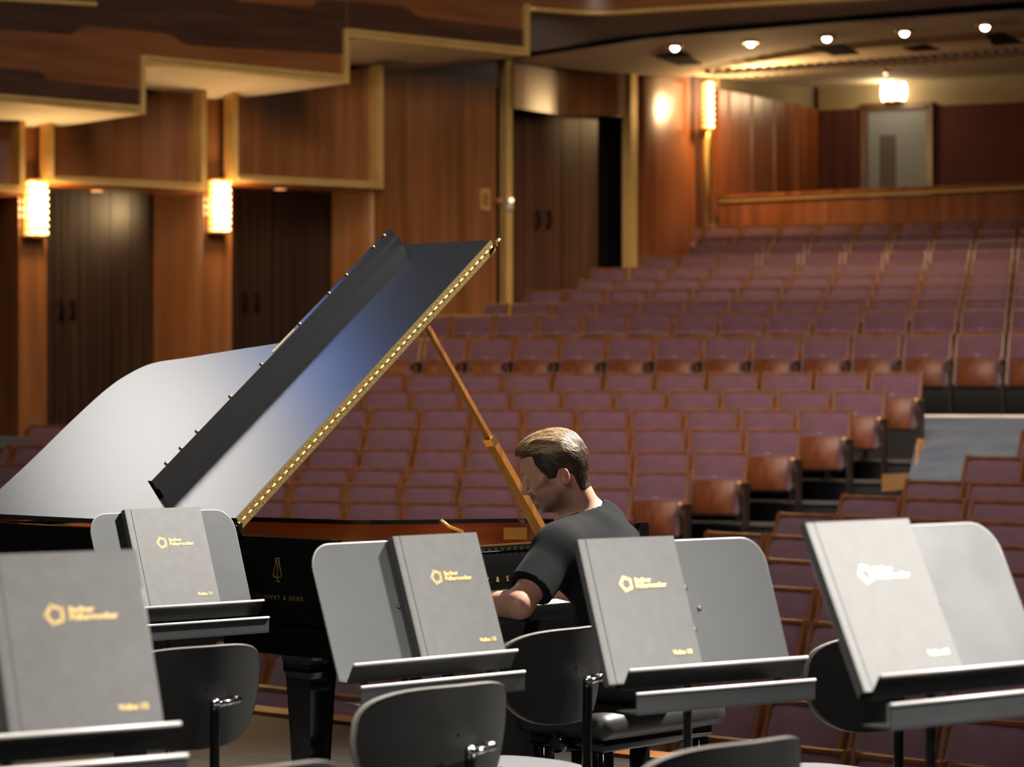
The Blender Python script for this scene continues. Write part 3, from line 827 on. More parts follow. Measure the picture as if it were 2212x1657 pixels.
mm = {'side_post': 'seat_wood', 'top_rail': 'seat_wood', 'back_cushion': 'seat_fabric', 'seat_cushion': 'seat_fabric', 'seat_panel': 'seat_panel', 'number_tag': 'seat_tag',
      'armrest': 'seat_wood', 'arm_tip': 'gilt', 'standard': 'seat_metal', 'standard_edge': 'seat_wood'}
for k, m in seat_meshes().items(): SM[k] = m.mesh(k, M[mm[k]])
def ordn(n):
    return '%d%s' % (n, 'th' if 10 <= n % 100 <= 20 else {1: 'st', 2: 'nd', 3: 'rd'}.get(n % 10, 'th'))
nseat = 0
for bname, phi, i, rho, zf, pos in SEATS:
    pos = sorted(pos)
    if bname == 'side': pos = pos[::-1]
    for k, s in enumerate(pos):
        p = hall(rho, s, zf, phi)
        where = {'front': '%s from its left end, %s row of the front block' % (ordn(k + 1), ordn(i + 1)),
                 'side': '%s from the carpet aisle, %s row of the side block' % (ordn(k + 1), ordn(i + 1)),
                 'rear': '%s from the side wall, %s row of the rear block' % (ordn(k + 1), ordn(i + 1))}[bname]
        t = thing('theatre_seat', 'purple tip-up seat, ' + where, 'seat', p, -math.radians(phi), 'purple tip-up seats of the %s block' % bname)
        for sx in (-0.257, 0.257): link('side_post', SM['side_post'], t, (sx, 0, 0))
        parts = ['top_rail', 'back_cushion', 'seat_cushion', 'seat_panel', 'number_tag', 'armrest', 'standard']
        if bname == 'side' and k == 0: parts += ['arm_tip', 'standard_edge']
        if bname == 'rear' and i == 0: parts += ['standard_edge']
        for q in parts: link(q, SM[q], t)
        nseat += 1
print('seats', nseat)

# ================================================================== lettering
def text_mesh(body, size, mat_, spacing=1.0, align='LEFT', offset=0.0, shear=0.0, extrude=0.0004):
    c = bpy.data.curves.new('lettering', 'FONT')
    c.body = body; c.size = size; c.align_x = align; c.space_character = spacing
    c.extrude = extrude; c.offset = offset; c.shear = shear; c.resolution_u = 3
    o = bpy.data.objects.new('lettering', c); COL.objects.link(o)
    bpy.context.view_layer.update()
    me = bpy.data.meshes.new_from_object(o.evaluated_get(bpy.context.evaluated_depsgraph_get()))
    bpy.data.objects.remove(o, do_unlink=True); bpy.data.curves.remove(c)
    me.materials.clear(); me.materials.append(mat_)
    return me
def frame_matrix(org, ex, ey):
    ex = Vector(ex).normalized(); ey = Vector(ey).normalized(); ez = ex.cross(ey)
    m = Matrix.Identity(4)
    for r in range(3):
        m[r][0] = ex[r]; m[r][1] = ey[r]; m[r][2] = ez[r]; m[r][3] = Vector(org)[r]
    return m
def bake(me, m):
    me.transform(m); return me

# ================================================================== GRAND PIANO
PT = 48.0
piano = thing('grand_piano', 'black lacquered grand piano with its lid raised on a wooden stick', 'piano', (-0.56, 8.26, 0), math.radians(PT))
LA = math.radians(37.9)
def LID(w, y, h):
    return Vector((w * math.cos(LA) - h * math.sin(LA), y, 1.015 + w * math.sin(LA) + h * math.cos(LA)))
# outer line of the case from the left arm round the tail to the right arm
case = [(0, 0.0), (0, 0.6), (0, 1.2), (0, 1.66)] + [tuple(p[:2]) for p in smooth_curve([(0.0, 1.66, 0), (0.03, 1.735, 0), (0.12, 1.752, 0), (0.3, 1.745, 0), (0.5, 1.745, 0), (0.68, 1.728, 0), (0.79, 1.69, 0), (0.86, 1.60, 0), (0.905, 1.37, 0), (0.955, 1.14, 0), (1.02, 0.91, 0), (1.16, 0.78, 0), (1.34, 0.67, 0), (1.49, 0.56, 0), (1.548, 0.44, 0), (1.555, 0.30, 0)], 4)[1:]] + [(1.555, 0.15), (1.555, 0.0)]
def offset_in(pts, d):
    out = []
    for i, p in enumerate(pts):
        a = Vector(pts[max(i - 1, 0)]); b = Vector(pts[min(i + 1, len(pts) - 1)])
        t = (b - a).normalized(); nrm = Vector((t.y, -t.x))
        out.append(tuple(Vector(p) + nrm * d))
    return out
inn = offset_in(case, 0.052)
m = MB()
prof = lambda o, i: [(o, 0.735), (o, 0.985), ((o[0] * .9 + i[0] * .1, o[1] * .9 + i[1] * .1), 1.0), ((o[0] * .1 + i[0] * .9, o[1] * .1 + i[1] * .9), 1.0), (i, 0.985), (i, 0.735)]
rows = [[Vector((q[0][0], q[0][1], q[1])) for q in prof(o, i)] for o, i in zip(case, inn)]
b = len(m.v); m.grid(rows, False, True)
m.f.append((b, b + 1, b + 2, b + 3, b + 4, b + 5)); m.sm.append(False)
e = b + 6 * (len(rows) - 1); m.f.append((e + 5, e + 4, e + 3, e + 2, e + 1, e)); m.sm.append(False)
rim = m.build('rim', M['lacquer'], piano)
o2 = offset_in(case, -0.010)
m = MB()
m.grid([[Vector((o[0], o[1], 0.69)), Vector((o[0], o[1], 0.725)), Vector((i[0], i[1], 0.738)), Vector((i[0], i[1], 0.69))] for o, i in zip(o2, inn)], False, True)
m.build('base_moulding', M['lacquer'], piano)
sel = [k for k, p in enumerate(case) if p[1] >= 0.36]
ii = offset_in(case, 0.055)
m = MB(); m.grid([[Vector((ii[k][0], ii[k][1], 0.80)), Vector((ii[k][0], ii[k][1], 0.985))] for k in sel]); m.build('inner_rim', M['mahogany'], piano)
m = MB(); m.slab([Vector((ii[k][0], ii[k][1], 0.72)) for k in sel], (0, 0, 0.02)); m.build('case_bottom', M['veneer_dark'], piano)
i3 = offset_in(case, 0.075)
m = MB(); m.slab([Vector((i3[k][0], i3[k][1], 0.865)) for k in sel], (0, 0, 0.015)); m.build('iron_plate', M['gold_plate'], piano)
for k in range(5):        # struts of the iron plate
    x = 0.25 + 0.26 * k
    ylen = [1.62, 1.62, 1.55, 0.95, 0.62][k]
    MB().bbox((x, (0.45 + ylen) / 2, 0.892), (0.03, ylen - 0.45, 0.03), 0.006, 1).build('plate_strut', M['gold_plate'], piano)
# action front: pin block cover, music desk, fallboard, keys
MB().box((0.777, 0.375, 0.825), (1.44, 0.13, 0.13)).build('pin_block', M['gold_plate'], piano)
md = MB().bbox((0.777, 0.265, 0.920), (1.36, 0.10, 0.022), 0.006, 1).build('music_desk', M['lacquer'], piano)
MB().box((0.777, 0.222, 0.934), (1.34, 0.012, 0.006)).build('desk_strip', M['brass'], md)
m = MB()
for k in range(40): m.box((0.14 + k * 0.0327, 0.214, 0.921), (0.018, 0.004, 0.010))
m.build('desk_fretwork', M['stand_metal'], md)['kind'] = 'stuff'
m = MB(); rows = []
for x in (0.085, 1.47):
    rows.append([Vector((x, y, z)) for y, z in ((0.205, 0.755), (0.200, 0.79), (0.203, 0.86), (0.208, 0.895), (0.222, 0.912))])
m.grid(rows); fb = m.build('fallboard', M['lacquer'], piano)
me = bake(text_mesh('STEINWAY & SONS', 0.026, M['gold_inlay'], 2.1, 'CENTER'), frame_matrix((0.925, 0.1985, 0.812), (1, 0, 0), (0, 0, 1)))
link('maker_name', me, fb)
m = MB(); m.box((0.777, 0.24, 0.665), (1.55, 0.50, 0.06)); m.build('keybed', M['lacquer'], piano)
m = MB(); m.bbox((0.777, 0.042, 0.715), (1.43, 0.022, 0.05), 0.006, 2); m.build('key_slip', M['lacquer'], piano)
for sx in (0.098, 1.457): MB().bbox((sx, 0.125, 0.735), (0.088, 0.155, 0.085), 0.01, 2).build('cheek_block', M['lacquer'], piano)
kw = (1.413 - 0.142) / 52
wk = MB().bbox((0, 0, 0), (kw - 0.0012, 0.148, 0.018), 0.0015, 1).mesh('white_key', M['ivory'])
bk = MB().hexa([(-0.006, -0.05, 0), (0.006, -0.05, 0), (0.006, 0.05, 0), (-0.006, 0.05, 0), (-0.0045, -0.042, 0.013), (0.0045, -0.042, 0.013), (0.0045, 0.05, 0.013), (-0.0045, 0.05, 0.013)]).mesh('black_key', M['ebony'])
for k in range(52):
    link('white_key', wk, piano, (0.142 + (k + 0.5) * kw, 0.130, 0.738))
    if k < 51 and (k % 7) in (0, 2, 3, 5, 6) and not (k % 7 == 0 and k == 0 and False):
        pass
    # the octave runs A B C D E F G: sharps after A, C, D, F, G
    if k < 51 and (k % 7) in (0, 2, 3, 5, 6):
        link('black_key', bk, piano, (0.142 + (k + 1) * kw, 0.155, 0.7475))
# lid, folded front flap with its lip, hinge
lid_o = [(0.0, 0.41), (1.53, 0.41), (1.525, 0.47)] + [tuple(p[:2]) for p in smooth_curve([(1.525, 0.47, 0), (1.45, 0.60, 0), (1.30, 0.71, 0), (1.13, 0.80, 0), (1.02, 0.885, 0), (0.975, 1.03, 0), (0.94, 1.22, 0), (0.895, 1.45, 0), (0.862, 1.62, 0), (0.79, 1.70, 0), (0.686, 1.738, 0), (0.5, 1.752, 0), (0.3, 1.755, 0), (0.11, 1.768, 0), (0.0, 1.768, 0)], 5)[1:]]
m = MB(); nrm = LID(0, 0, 0.022) - LID(0, 0, 0)
m.slab([LID(w, y, 0.0) for w, y in lid_o], nrm)
lid = m.build('lid', M['lid_satin'], piano)
m = MB(); rows = []
m.slab([LID(w, y, 0.024) for w, y in ((0.012, 0.412), (1.53, 0.412), (1.53, 0.872), (0.012, 0.872))], (LID(0, 0, 0.020) - LID(0, 0, 0)))
flap = m.build('front_flap', M['lid_satin'], piano)
def lidbox(w0, w1, y0, y1, h0, h1):
    return MB().hexa([LID(w0, y0, h0), LID(w1, y0, h0), LID(w1, y1, h0), LID(w0, y1, h0), LID(w0, y0, h1), LID(w1, y0, h1), LID(w1, y1, h1), LID(w0, y1, h1)])
lidbox(0.10, 1.53, 0.852, 0.873, 0.044, 0.112).build('lip', M['lid_satin'], flap)
lidbox(0.10, 1.53, 0.838, 0.852, 0.044, 0.078).build('lip_moulding', M['lid_satin'], flap)
m = MB()
for w in (0.19, 0.27, 0.36, 0.55, 0.73, 0.96, 1.14, 1.25, 1.42, 1.49):
    m.ball(LID(w, 0.862, 0.113), 0.0065, 8, 5)
m.build('rubber_bumpers', M['brass'], flap)
lidbox(0.80, 0.93, 0.857, 0.868, 0.112, 0.1135).build('lock_plate', M['brass'], flap)
lidbox(0.0, 1.53, 0.4075, 0.410, 0.001, 0.020).build('hinge_leaf', M['brass_dull'], lid)
lidbox(0.012, 1.53, 0.4075, 0.412, 0.025, 0.043).build('hinge_leaf', M['brass_dull'], flap)
m = MB()
for k in range(46):
    w0 = 0.012 + 1.515 * k / 46
    m.tube([LID(w0 + 0.0006, 0.4062, 0.0228), LID(w0 + 1.515 / 46 - 0.0004, 0.4066, 0.0228)], 0.0032, 8)
m.build('hinge_knuckles', M['brass_dull'], lid)['kind'] = 'stuff'
m = MB()
for k in range(44):
    w0 = 0.03 + 1.49 * k / 43
    m.ball(LID(w0, 0.4068, 0.009), 0.0017, 6, 4); m.ball(LID(w0 + 0.006, 0.4068, 0.036), 0.0017, 6, 4)
m.build('hinge_screws', M['brass_dull'], lid)['kind'] = 'stuff'
m = MB(); m.bbox((-0.012, 0.42, 1.02), (0.03, 0.05, 0.05), 0.006, 1); m.build('lid_hinge_block', M['lacquer'], piano)
MB().tube([LID(1.53, 0.40, 0.02), LID(1.555, 0.395, 0.03)], 0.008, 8).build('hinge_pin', M['brass'], lid)
# prop stick
top = LID(1.105, 0.432, -0.006); bot = Vector((1.385, 0.33, 0.93))
ps = link('prop_stick', None, piano)
ax = (top - bot)
side = Vector((0, 1, 0)) - ax * (ax.y / ax.length_squared); side.normalize(); up2 = ax.cross(side).normalized()
def bar(t0, t1, w0, w1, th):
    m = MB(); ps_ = []
    for t, w in ((t0, w0), (t1, w1)):
        c = bot + ax * t
        ps_ += [c - side * w / 2 - up2 * th / 2, c + side * w / 2 - up2 * th / 2, c + side * w / 2 + up2 * th / 2, c - side * w / 2 + up2 * th / 2]
    m.hexa(ps_); return m
bar(0.0, 0.48, 0.05, 0.036, 0.024).build('lower_bar', M['prop_wood'], ps)
bar(0.44, 1.0, 0.026, 0.018, 0.016).build('upper_bar', M['prop_wood'], ps)
bar(0.455, 0.485, 0.042, 0.040, 0.030).build('collar', M['brass'], ps)
for t in (0.12, 0.24, 0.35, 0.62): MB().ball(bot + ax * t - up2 * 0.010, 0.008, 8, 5, (1, 1, 1)).build('peg_hole', M['ebony'], ps)
# brass hook and plate on the inner rim
hk = MB().tube([Vector((1.30, 0.645, 0.93)), Vector((1.28, 0.64, 0.955)), Vector((1.23, 0.66, 0.975)), Vector((1.20, 0.67, 1.0))], 0.006, 8)
hk.build('lid_hook', M['brass'], piano)
k0 = [k for k, p in enumerate(case) if abs(p[0] - 1.49) < 0.03 and p[1] > 0.4]
pa, pb = Vector((1.42, 0.565, 0)), Vector((1.475, 0.50, 0))
m = MB(); dv = (pb - pa).normalized(); nn = Vector((-dv.y, dv.x, 0))
if nn.x > 0: nn = -nn
m.slab([pa + nn * 0.012 + Vector((0, 0, .925)), pb + nn * 0.012 + Vector((0, 0, .925)), pb + nn * 0.012 + Vector((0, 0, .968)), pa + nn * 0.012 + Vector((0, 0, .968))], tuple(nn * 0.002))
m.build('data_plate', M['gold_plate'], piano)
# lettering and lyre on the side of the case
me = bake(text_mesh('STEINWAY & SONS', 0.021, M['gold_inlay'], 1.35, 'CENTER'), frame_matrix((-0.0012, 0.235, 0.806), (0, -1, 0), (0, 0, 1)))
link('maker_name', me, rim)
m = MB()
def lyre_pt(y, z): return Vector((-0.0015, 0.235 - y, 0.90 + z))
for sgn in (-1, 1):
    m.tube([lyre_pt(sgn * a, b) for a, b in ((0.006, 0.036), (0.008, 0.022), (0.013, 0.004), (0.018, -0.012), (0.017, -0.022), (0.010, -0.026), (0.005, -0.020))], 0.0012, 5)
    m.tube([lyre_pt(sgn * a, b) for a, b in ((0.002, 0.034), (0.002, -0.02))], 0.0007, 4)
m.tube([lyre_pt(-0.009, 0.036), lyre_pt(0.009, 0.036)], 0.0012, 5)
m.tube([lyre_pt(0, -0.022), lyre_pt(0, -0.034)], 0.0016, 5)
m.tube([lyre_pt(-0.012, -0.036), lyre_pt(0.012, -0.036)], 0.0014, 5)
m.build('lyre_emblem', M['gold_inlay'], rim)
# legs with brackets and brass casters, pedal lyre
def piano_leg(x, y):
    lg = link('leg', None, piano, (x, y, 0))
    m = MB()
    rows = []
    for w, z in ((0.040, 0.10), (0.044, 0.30), (0.053, 0.50), (0.056, 0.555), (0.060, 0.575)):
        rows.append([Vector((-w, -w, z)), Vector((w, -w, z)), Vector((w, w, z)), Vector((-w, w, z))])
    b = len(m.v); m.grid(rows, False, True)
    m.f.append((b + 3, b + 2, b + 1, b)); m.sm.append(False)
    m.build('shaft', M['lacquer'], lg)
    m = MB(); rows = []
    for k in range(15):
        t = k / 14
        w = 0.062 + 0.085 * (1 - math.cos(t * PI / 2)) ** 1.2
        z = 0.575 + 0.115 * math.sin(t * PI / 2)
        rows.append([Vector((-w, -w, z)), Vector((w, -w, z)), Vector((w, w, z)), Vector((-w, w, z))])
    m.grid(rows, False, True)
    m.build('bracket', M['lacquer'], lg)
    m = MB(); m.box((0, 0, 0.105), (0.07, 0.07, 0.03)); m.box((0, 0, 0.07), (0.05, 0.02, 0.06)); m.build('caster_fork', M['brass'], lg)
    for sx in (-0.025, 0.025):
        MB().lathe([(0.02, -0.012), (0.043, -0.010), (0.043, 0.010), (0.02, 0.012)], (sx, 0, 0.043), 16, 'x').build('caster_wheel', M['brass'], lg)
    return lg
piano_leg(0.13, 0.22); piano_leg(1.425, 0.17); piano_leg(0.42, 1.45)
ly = link('pedal_lyre', None, piano, (0.777, 0.30, 0))
for sx in (-0.07, 0.07): MB().tube([(sx, 0.02, 0.64), (sx * 1.2, 0.0, 0.40), (sx * 0.9, 0, 0.16)], [0.018, 0.022, 0.018], 10).build('lyre_post', M['lacquer'], ly)
MB().bbox((0, 0, 0.13), (0.30, 0.12, 0.07), 0.01, 2).build('pedal_box', M['lacquer'], ly)
for sx in (-0.08, 0, 0.08): MB().bbox((sx, -0.11, 0.09), (0.03, 0.14, 0.012), 0.005, 2).build('pedal', M['brass'], ly)

# ================================================================== PIANO BENCH
bench = thing('piano_bench', 'black padded leather piano bench under the pianist', 'bench', (0.345, 8.43, 0), math.radians(PT))
m = MB(); rows = []
nx, ny = 15, 11
for j in range(ny):
    r = []
    for i in range(nx):
        u, v = -1 + 2 * i / (nx - 1), -1 + 2 * j / (ny - 1)
        z = 0.475 + 0.022 * (1 - abs(u) ** 5) * (1 - abs(v) ** 5) - 0.012 * math.exp(-((abs(u) - 0.35) / 0.06) ** 2) * (1 - abs(v) ** 3)
        r.append(Vector((u * 0.295 * (1 - 0.02 * abs(v) ** 4), v * 0.175 * (1 - 0.03 * abs(u) ** 4), z)))
    rows.append(r)
m.grid(rows)
edge = [rows[0][i] for i in range(nx)] + [rows[j][nx - 1] for j in range(1, ny)] + [rows[ny - 1][i] for i in range(nx - 2, -1, -1)] + [rows[j][0] for j in range(ny - 2, 0, -1)]
def ring(k, z): return [Vector((p.x * k, p.y * (1 + (k - 1) * 1.6), z)) for p in edge]
m.grid([edge, ring(1.03, 0.455), ring(1.035, 0.43), ring(1.0, 0.405)], True, True)
m.add(ring(1.0, 0.405), [tuple(range(len(edge)))])
m.build('cushion', M['leather'], bench)
MB().bbox((0, 0, 0.385), (0.54, 0.30, 0.045), 0.005, 1).build('frame', M['lacquer'], bench)
for sx in (-0.235, 0.235):
    for sy in (-0.12, 0.12): MB().bbox((sx, sy, 0.185), (0.05, 0.05, 0.37), 0.004, 1).build('leg', M['lacquer'], bench)
for sy in (-0.12, 0.12): MB().box((0, sy, 0.12), (0.42, 0.022, 0.04)).build('stretcher', M['lacquer'], bench)
for sx in (-1, 1): MB().lathe([(0.012, 0.0), (0.012, 0.02), (0.03, 0.022), (0.03, 0.045), (0.02, 0.05)], (sx * 0.27, 0, 0.385), 14, 'x', Matrix.Rotation(0 if sx > 0 else PI, 3, 'Z')).build('height_knob', M['lacquer'], bench)

# ================================================================== ORCHESTRA CHAIRS
def chair_meshes():
    R = {}
    def shell(rad, a, side):
        ca, sa = math.cos(a), math.sin(a)
        x = 0.212 * math.copysign(abs(ca) ** 0.62, ca) * rad
        z = (0.105 * abs(sa) ** 0.55 if sa > 0 else -0.145 * abs(sa) ** 0.80) * rad
        if sa < 0: x *= 1 - 0.10 * abs(sa)
        y = 0.085 * (x / 0.212) ** 2 - 0.10 * z + 0.05 * max(0, -z) + side
        return Vector((x, -0.235 + y, 0.745 + z))
    n = 44
    m = MB()
    for sd in (0.0, 0.013):
        rows = [[shell(r, 2 * PI * k / n, sd) for k in range(n)] for r in (0.02, 0.25, 0.5, 0.75, 0.92, 1.0)]
        m.grid(rows, True, True)
    R['backrest'] = m
    m = MB(); m.grid([[shell(r_, 2 * PI * k / n, s_) for k in range(n)] for r_, s_ in ((0.988, -0.001), (1.004, 0.002), (1.004, 0.011), (0.988, 0.014))], True, True); R['backrest_edge'] = m
    m = MB(); rows = []
    def seat(rad, a, z):
        ca, sa = math.cos(a), math.sin(a)
        return Vector((0.208 * math.copysign(abs(ca) ** 0.72, ca) * rad, 0.02 + 0.205 * math.copysign(abs(sa) ** 0.72, sa) * rad, z))
    for rd, z in ((0.02, 0.468), (0.5, 0.469), (0.85, 0.472), (0.96, 0.466), (1.0, 0.450), (0.985, 0.432), (0.9, 0.425), (0.02, 0.425)):
        rows.append([seat(rd, 2 * PI * k / 32, z) for k in range(32)])
    m.grid(rows, True, True); R['seat'] = m
    m = MB(); m.tube(smooth_curve([(0, 0.02, 0.408), (0, -0.20, 0.405), (0, -0.262, 0.45), (0, -0.270, 0.60), (0, -0.272, 0.715)], 5), 0.0125, 10); R['back_post'] = m
    m = MB(); m.tube([(-0.005, -0.272, 0.712), (0.075, -0.262, 0.716)], 0.008, 8); m.tube([(0.075, -0.262, 0.716), (0.075, -0.230, 0.716)], 0.010, 8)
    m.ball((0, -0.272, 0.716), 0.013, 8, 5); R['bracket'] = m
    for k, (sx, sy) in enumerate(((-1, -1), (1, -1), (1, 1), (-1, 1))):
        m = MB(); m.tube(smooth_curve([(sx * 0.03, sy * 0.05, 0.405), (sx * 0.15, sy * 0.14, 0.402), (sx * 0.195, sy * 0.185, 0.375), (sx * 0.205, sy * 0.195, 0.32), (sx * 0.225, sy * 0.215, 0.0)], 5), 0.011, 10)
        R['leg%d' % k] = m
    m = MB(); m.bbox((0, 0.0, 0.408), (0.14, 0.20, 0.03), 0.006, 1); R['seat_plate'] = m
    return R
CM = {}
cmm = {'backrest': 'chair_shell', 'backrest_edge': 'chair_edge', 'seat': 'chair_seat', 'back_post': 'chair_steel', 'bracket': 'chrome', 'seat_plate': 'chair_steel'}
for k, m in chair_meshes().items(): CM[k] = m.mesh(k.rstrip('0123'), M[cmm.get(k, 'chair_steel')])
def chair(xc, ytop, psi, lab, ztop=0.852):
    s = (ytop - HY) / (HC - ztop); d = F / s
    bx, by = ray(xc) * d, d
    ps = math.radians(psi)
    ox, oy = bx - 0.150 * math.sin(ps), by + 0.150 * math.cos(ps)      # the shell's side edges stand 0.15 behind the seat centre
    t = thing('orchestra_chair', lab, 'chair', (ox, oy, 0), ps, 'black moulded orchestra chairs on the stage')
    br = link('backrest', CM['backrest'], t)
    link('backrest_edge', CM['backrest_edge'], br)
    for k in CM:
        if not k.startswith('backrest'): link(k.rstrip('0123'), CM[k], t)
    return t
chair(932, 1470, 43, 'black moulded orchestra chair in front of the middle-left music stand')
chair(1190, 1350, 50, 'black orchestra chair with round seat directly behind the pianist')
chair(404, 1388, 40, 'black orchestra chair left of the piano leg, half behind the nearest folder')
chair(1862, 1362, 42, 'black orchestra chair half hidden behind the brightest folder')
chair(1552, 1588, 42, 'black orchestra chair cut by the bottom edge below the middle-right music stand')
chair(515, 1640, 42, 'black orchestra chair back at the bottom edge under the piano leg')
chair(2236, 1645, 42, 'black orchestra chair back in the bottom right corner')

# ================================================================== MUSIC STANDS AND FOLDERS
TAU = math.radians(20.5)
SW, SHH = 0.52, 0.335
def desk_pt(zs, x, h, o):
    return Vector((x, 0.052 + h * math.sin(TAU) - o * math.cos(TAU), zs - 0.043 + h * math.cos(TAU) + o * math.sin(TAU)))
def emblem_mesh():
    m = MB()
    R0 = 0.0205; rot = 0.30
    def pent(R, a0): return [(R * math.cos(a0 + 2 * PI * k / 5), R * math.sin(a0 + 2 * PI * k / 5)) for k in range(5)]
    def outline(R, a0, w):
        a, b = pent(R, a0), pent(R - w, a0)
        for k in range(5):
            j = (k + 1) % 5
            m.add([(a[k][0], a[k][1], 0), (a[j][0], a[j][1], 0), (b[j][0], b[j][1], 0), (b[k][0], b[k][1], 0)], [(0, 1, 2, 3)])
    outline(R0, PI / 2 + rot, 0.0022)
    outline(R0 * 0.86, PI / 2 + rot - 0.25, 0.0020)
    outline(R0 * 0.75, PI / 2 + rot - 0.50, 0.0020)
    n = 24
    for k in range(n):
        a, b = 2 * PI * k / n, 2 * PI * (k + 1) / n
        r0, r1 = R0 * 0.50, R0 * 0.62
        m.add([(r0 * math.cos(a), r0 * math.sin(a), 0), (r1 * math.cos(a), r1 * math.sin(a), 0), (r1 * math.cos(b), r1 * math.sin(b), 0), (r0 * math.cos(b), r0 * math.sin(b), 0)], [(0, 1, 2, 3)])
    return m
def music_stand(pos, psi, zs, fx, desk_label, folder_label, part_text, tau=20.5):
    global TAU
    TAU = math.radians(tau)
    t = thing('music_stand', desk_label, 'music stand', (pos[0], pos[1], 0), psi, 'black orchestra music stands')
    # desk plate with rounded upper corners
    r = 0.062; pts = [(-SW / 2, 0.0), (SW / 2, 0.0)]
    for k in range(9):
        a = k / 8 * PI / 2
        pts.append((SW / 2 - r + r * math.cos(a), SHH - r + r * math.sin(a)))
    for k in range(9):
        a = PI / 2 + k / 8 * PI / 2
        pts.append((-SW / 2 + r + r * math.cos(a), SHH - r + r * math.sin(a)))
    nv = desk_pt(zs, 0, 0, 0.004) - desk_pt(zs, 0, 0, 0)
    m = MB(); m.slab([desk_pt(zs, x, h, -0.004) for x, h in pts], nv)
    dk = m.build('desk', M['stand_black'], t)
    m = MB(); m.tube([desk_pt(zs, x, h, -0.002) for x, h in pts[1:] + pts[:1]], 0.0022, 6); m.build('desk_rim', M['rim_line'], dk)
    m = MB()
    for x, h in ((-0.028, 0.17), (0.028, 0.17), (0.0, 0.12), (0.0, 0.22)): m.lathe([(0.006, 0), (0.006, 0.0015), (0.003, 0.002)], desk_pt(zs, x, h, -0.0002), 10, 'z', Matrix.Rotation(PI / 2 - TAU, 3, 'X'))
    m.build('rivets', M['stand_metal'], dk)
    # upper tray
    m = MB()
    m.box((0, 0.040, zs - 0.044), (SW, 0.030, 0.004))
    m.slab([Vector((-SW / 2, 0.0, zs)), Vector((SW / 2, 0.0, zs)), Vector((SW / 2, 0.026, zs - 0.046)), Vector((-SW / 2, 0.026, zs - 0.046))], (0, 0.003, 0.001))
    tr = m.build('tray', M['stand_metal'], t)  # darker material than the lower tray stands in for shade on the lip
    MB().bbox((0, 0.0, zs), (SW + 0.002, 0.008, 0.0075), 0.002, 1).build('tray_edge', M['stand_edge'], tr)
    # lower tray, a little further out
    m = MB()
    m.slab([Vector((-SW / 2, -0.026, zs - 0.050)), Vector((SW / 2, -0.026, zs - 0.050)), Vector((SW / 2, -0.026, zs - 0.094)), Vector((-SW / 2, -0.026, zs - 0.094))], (0, 0.003, -0.001))
    m.box((0, 0.010, zs - 0.094), (SW, 0.072, 0.004))
    for sx in (-1, 1): m.box((sx * (SW / 2 - 0.06), 0.035, zs - 0.068), (0.02, 0.004, 0.05))
    tr = m.build('tray', M['stand_black'], t)
    MB().bbox((0, -0.026, zs - 0.050), (SW + 0.002, 0.0095, 0.0075), 0.002, 1).build('tray_edge', M['stand_edge'], tr)
    # column, clamp and tripod
    MB().tube([(0, 0.10, zs + 0.04), (0, 0.12, zs - 0.06), (0, 0.12, 0.42)], 0.0105, 10).build('inner_tube', M['stand_metal'], t)
    MB().tube([(0, 0.12, 0.50), (0, 0.12, 0.12)], 0.016, 10).build('outer_tube', M['stand_metal'], t)
    m = MB(); m.lathe([(0.022, 0), (0.024, 0.02), (0.02, 0.05)], (0, 0.12, 0.48), 12); m.tube([(0, 0.12, 0.51), (0.045, 0.10, 0.515)], 0.007, 8); m.ball((0.055, 0.096, 0.516), 0.016, 10, 6); m.build('clamp', M['chrome'], t)
    for k in range(3):
        a = 2 * PI * k / 3 + 0.5
        c, s_ = math.cos(a), math.sin(a)
        MB().tube([(0.015 * c, 0.12 + 0.015 * s_, 0.30), (0.15 * c, 0.12 + 0.15 * s_, 0.17), (0.27 * c, 0.12 + 0.27 * s_, 0.010)], 0.009, 8).build('leg', M['stand_metal'], t)
    # folder leaning on the desk
    FW, FH = 0.272, 0.338
    f = thing('music_folder', folder_label, 'folder', t.location, psi, 'grey orchestra part folders with gold print')
    def fslab(x0, x1, h0, h1, o0, o1):
        return MB().hexa([desk_pt(zs, x0, h0, o0), desk_pt(zs, x1, h0, o0), desk_pt(zs, x1, h0, o1), desk_pt(zs, x0, h0, o1),
                          desk_pt(zs, x0, h1, o0), desk_pt(zs, x1, h1, o0), desk_pt(zs, x1, h1, o1), desk_pt(zs, x0, h1, o1)])
    h0 = 0.003
    cv = fslab(fx + 0.020, fx + FW, h0, h0 + FH, 0.0175, 0.0205).build('front_cover', M['folder'], f)
    fslab(fx, fx + 0.0185, h0, h0 + FH, 0.0175, 0.0200).build('hinge_strip', M['folder'], f)
    fslab(fx, fx + FW, h0, h0 + FH, 0.0015, 0.0045).build('back_cover', M['folder'], f)
    fslab(fx - 0.002, fx + 0.002, h0, h0 + FH, 0.0015, 0.0200).build('spine', M['folder'], f)
    fslab(fx + 0.004, fx + FW - 0.004, h0 + 0.002, h0 + FH - 0.004, 0.0045, 0.0175).build('pages', M['folder_edge'], f)
    ex = Vector((1, 0, 0)); ey = desk_pt(zs, 0, 1, 0) - desk_pt(zs, 0, 0, 0)
    def on(me, x, h): return bake(me, frame_matrix(desk_pt(zs, fx + x, h, 0.0209), ex, ey))
    link('emblem', on(EMB.copy(), 0.106, 0.232), cv)
    link('lettering', on(text_mesh('Berliner', 0.0150, M['gold_print'], 0.95, offset=0.0006), 0.131, 0.2345), cv)
    link('lettering', on(text_mesh('Philharmoniker', 0.0150, M['gold_print'], 0.95, offset=0.0006), 0.131, 0.2215), cv)
    link('lettering', on(text_mesh(part_text, 0.0135, M['gold_print'], 0.95, 'RIGHT', offset=0.0006), 0.250, 0.062), cv)
    return t
EMB = emblem_mesh().mesh('emblem', M['gold_print'])
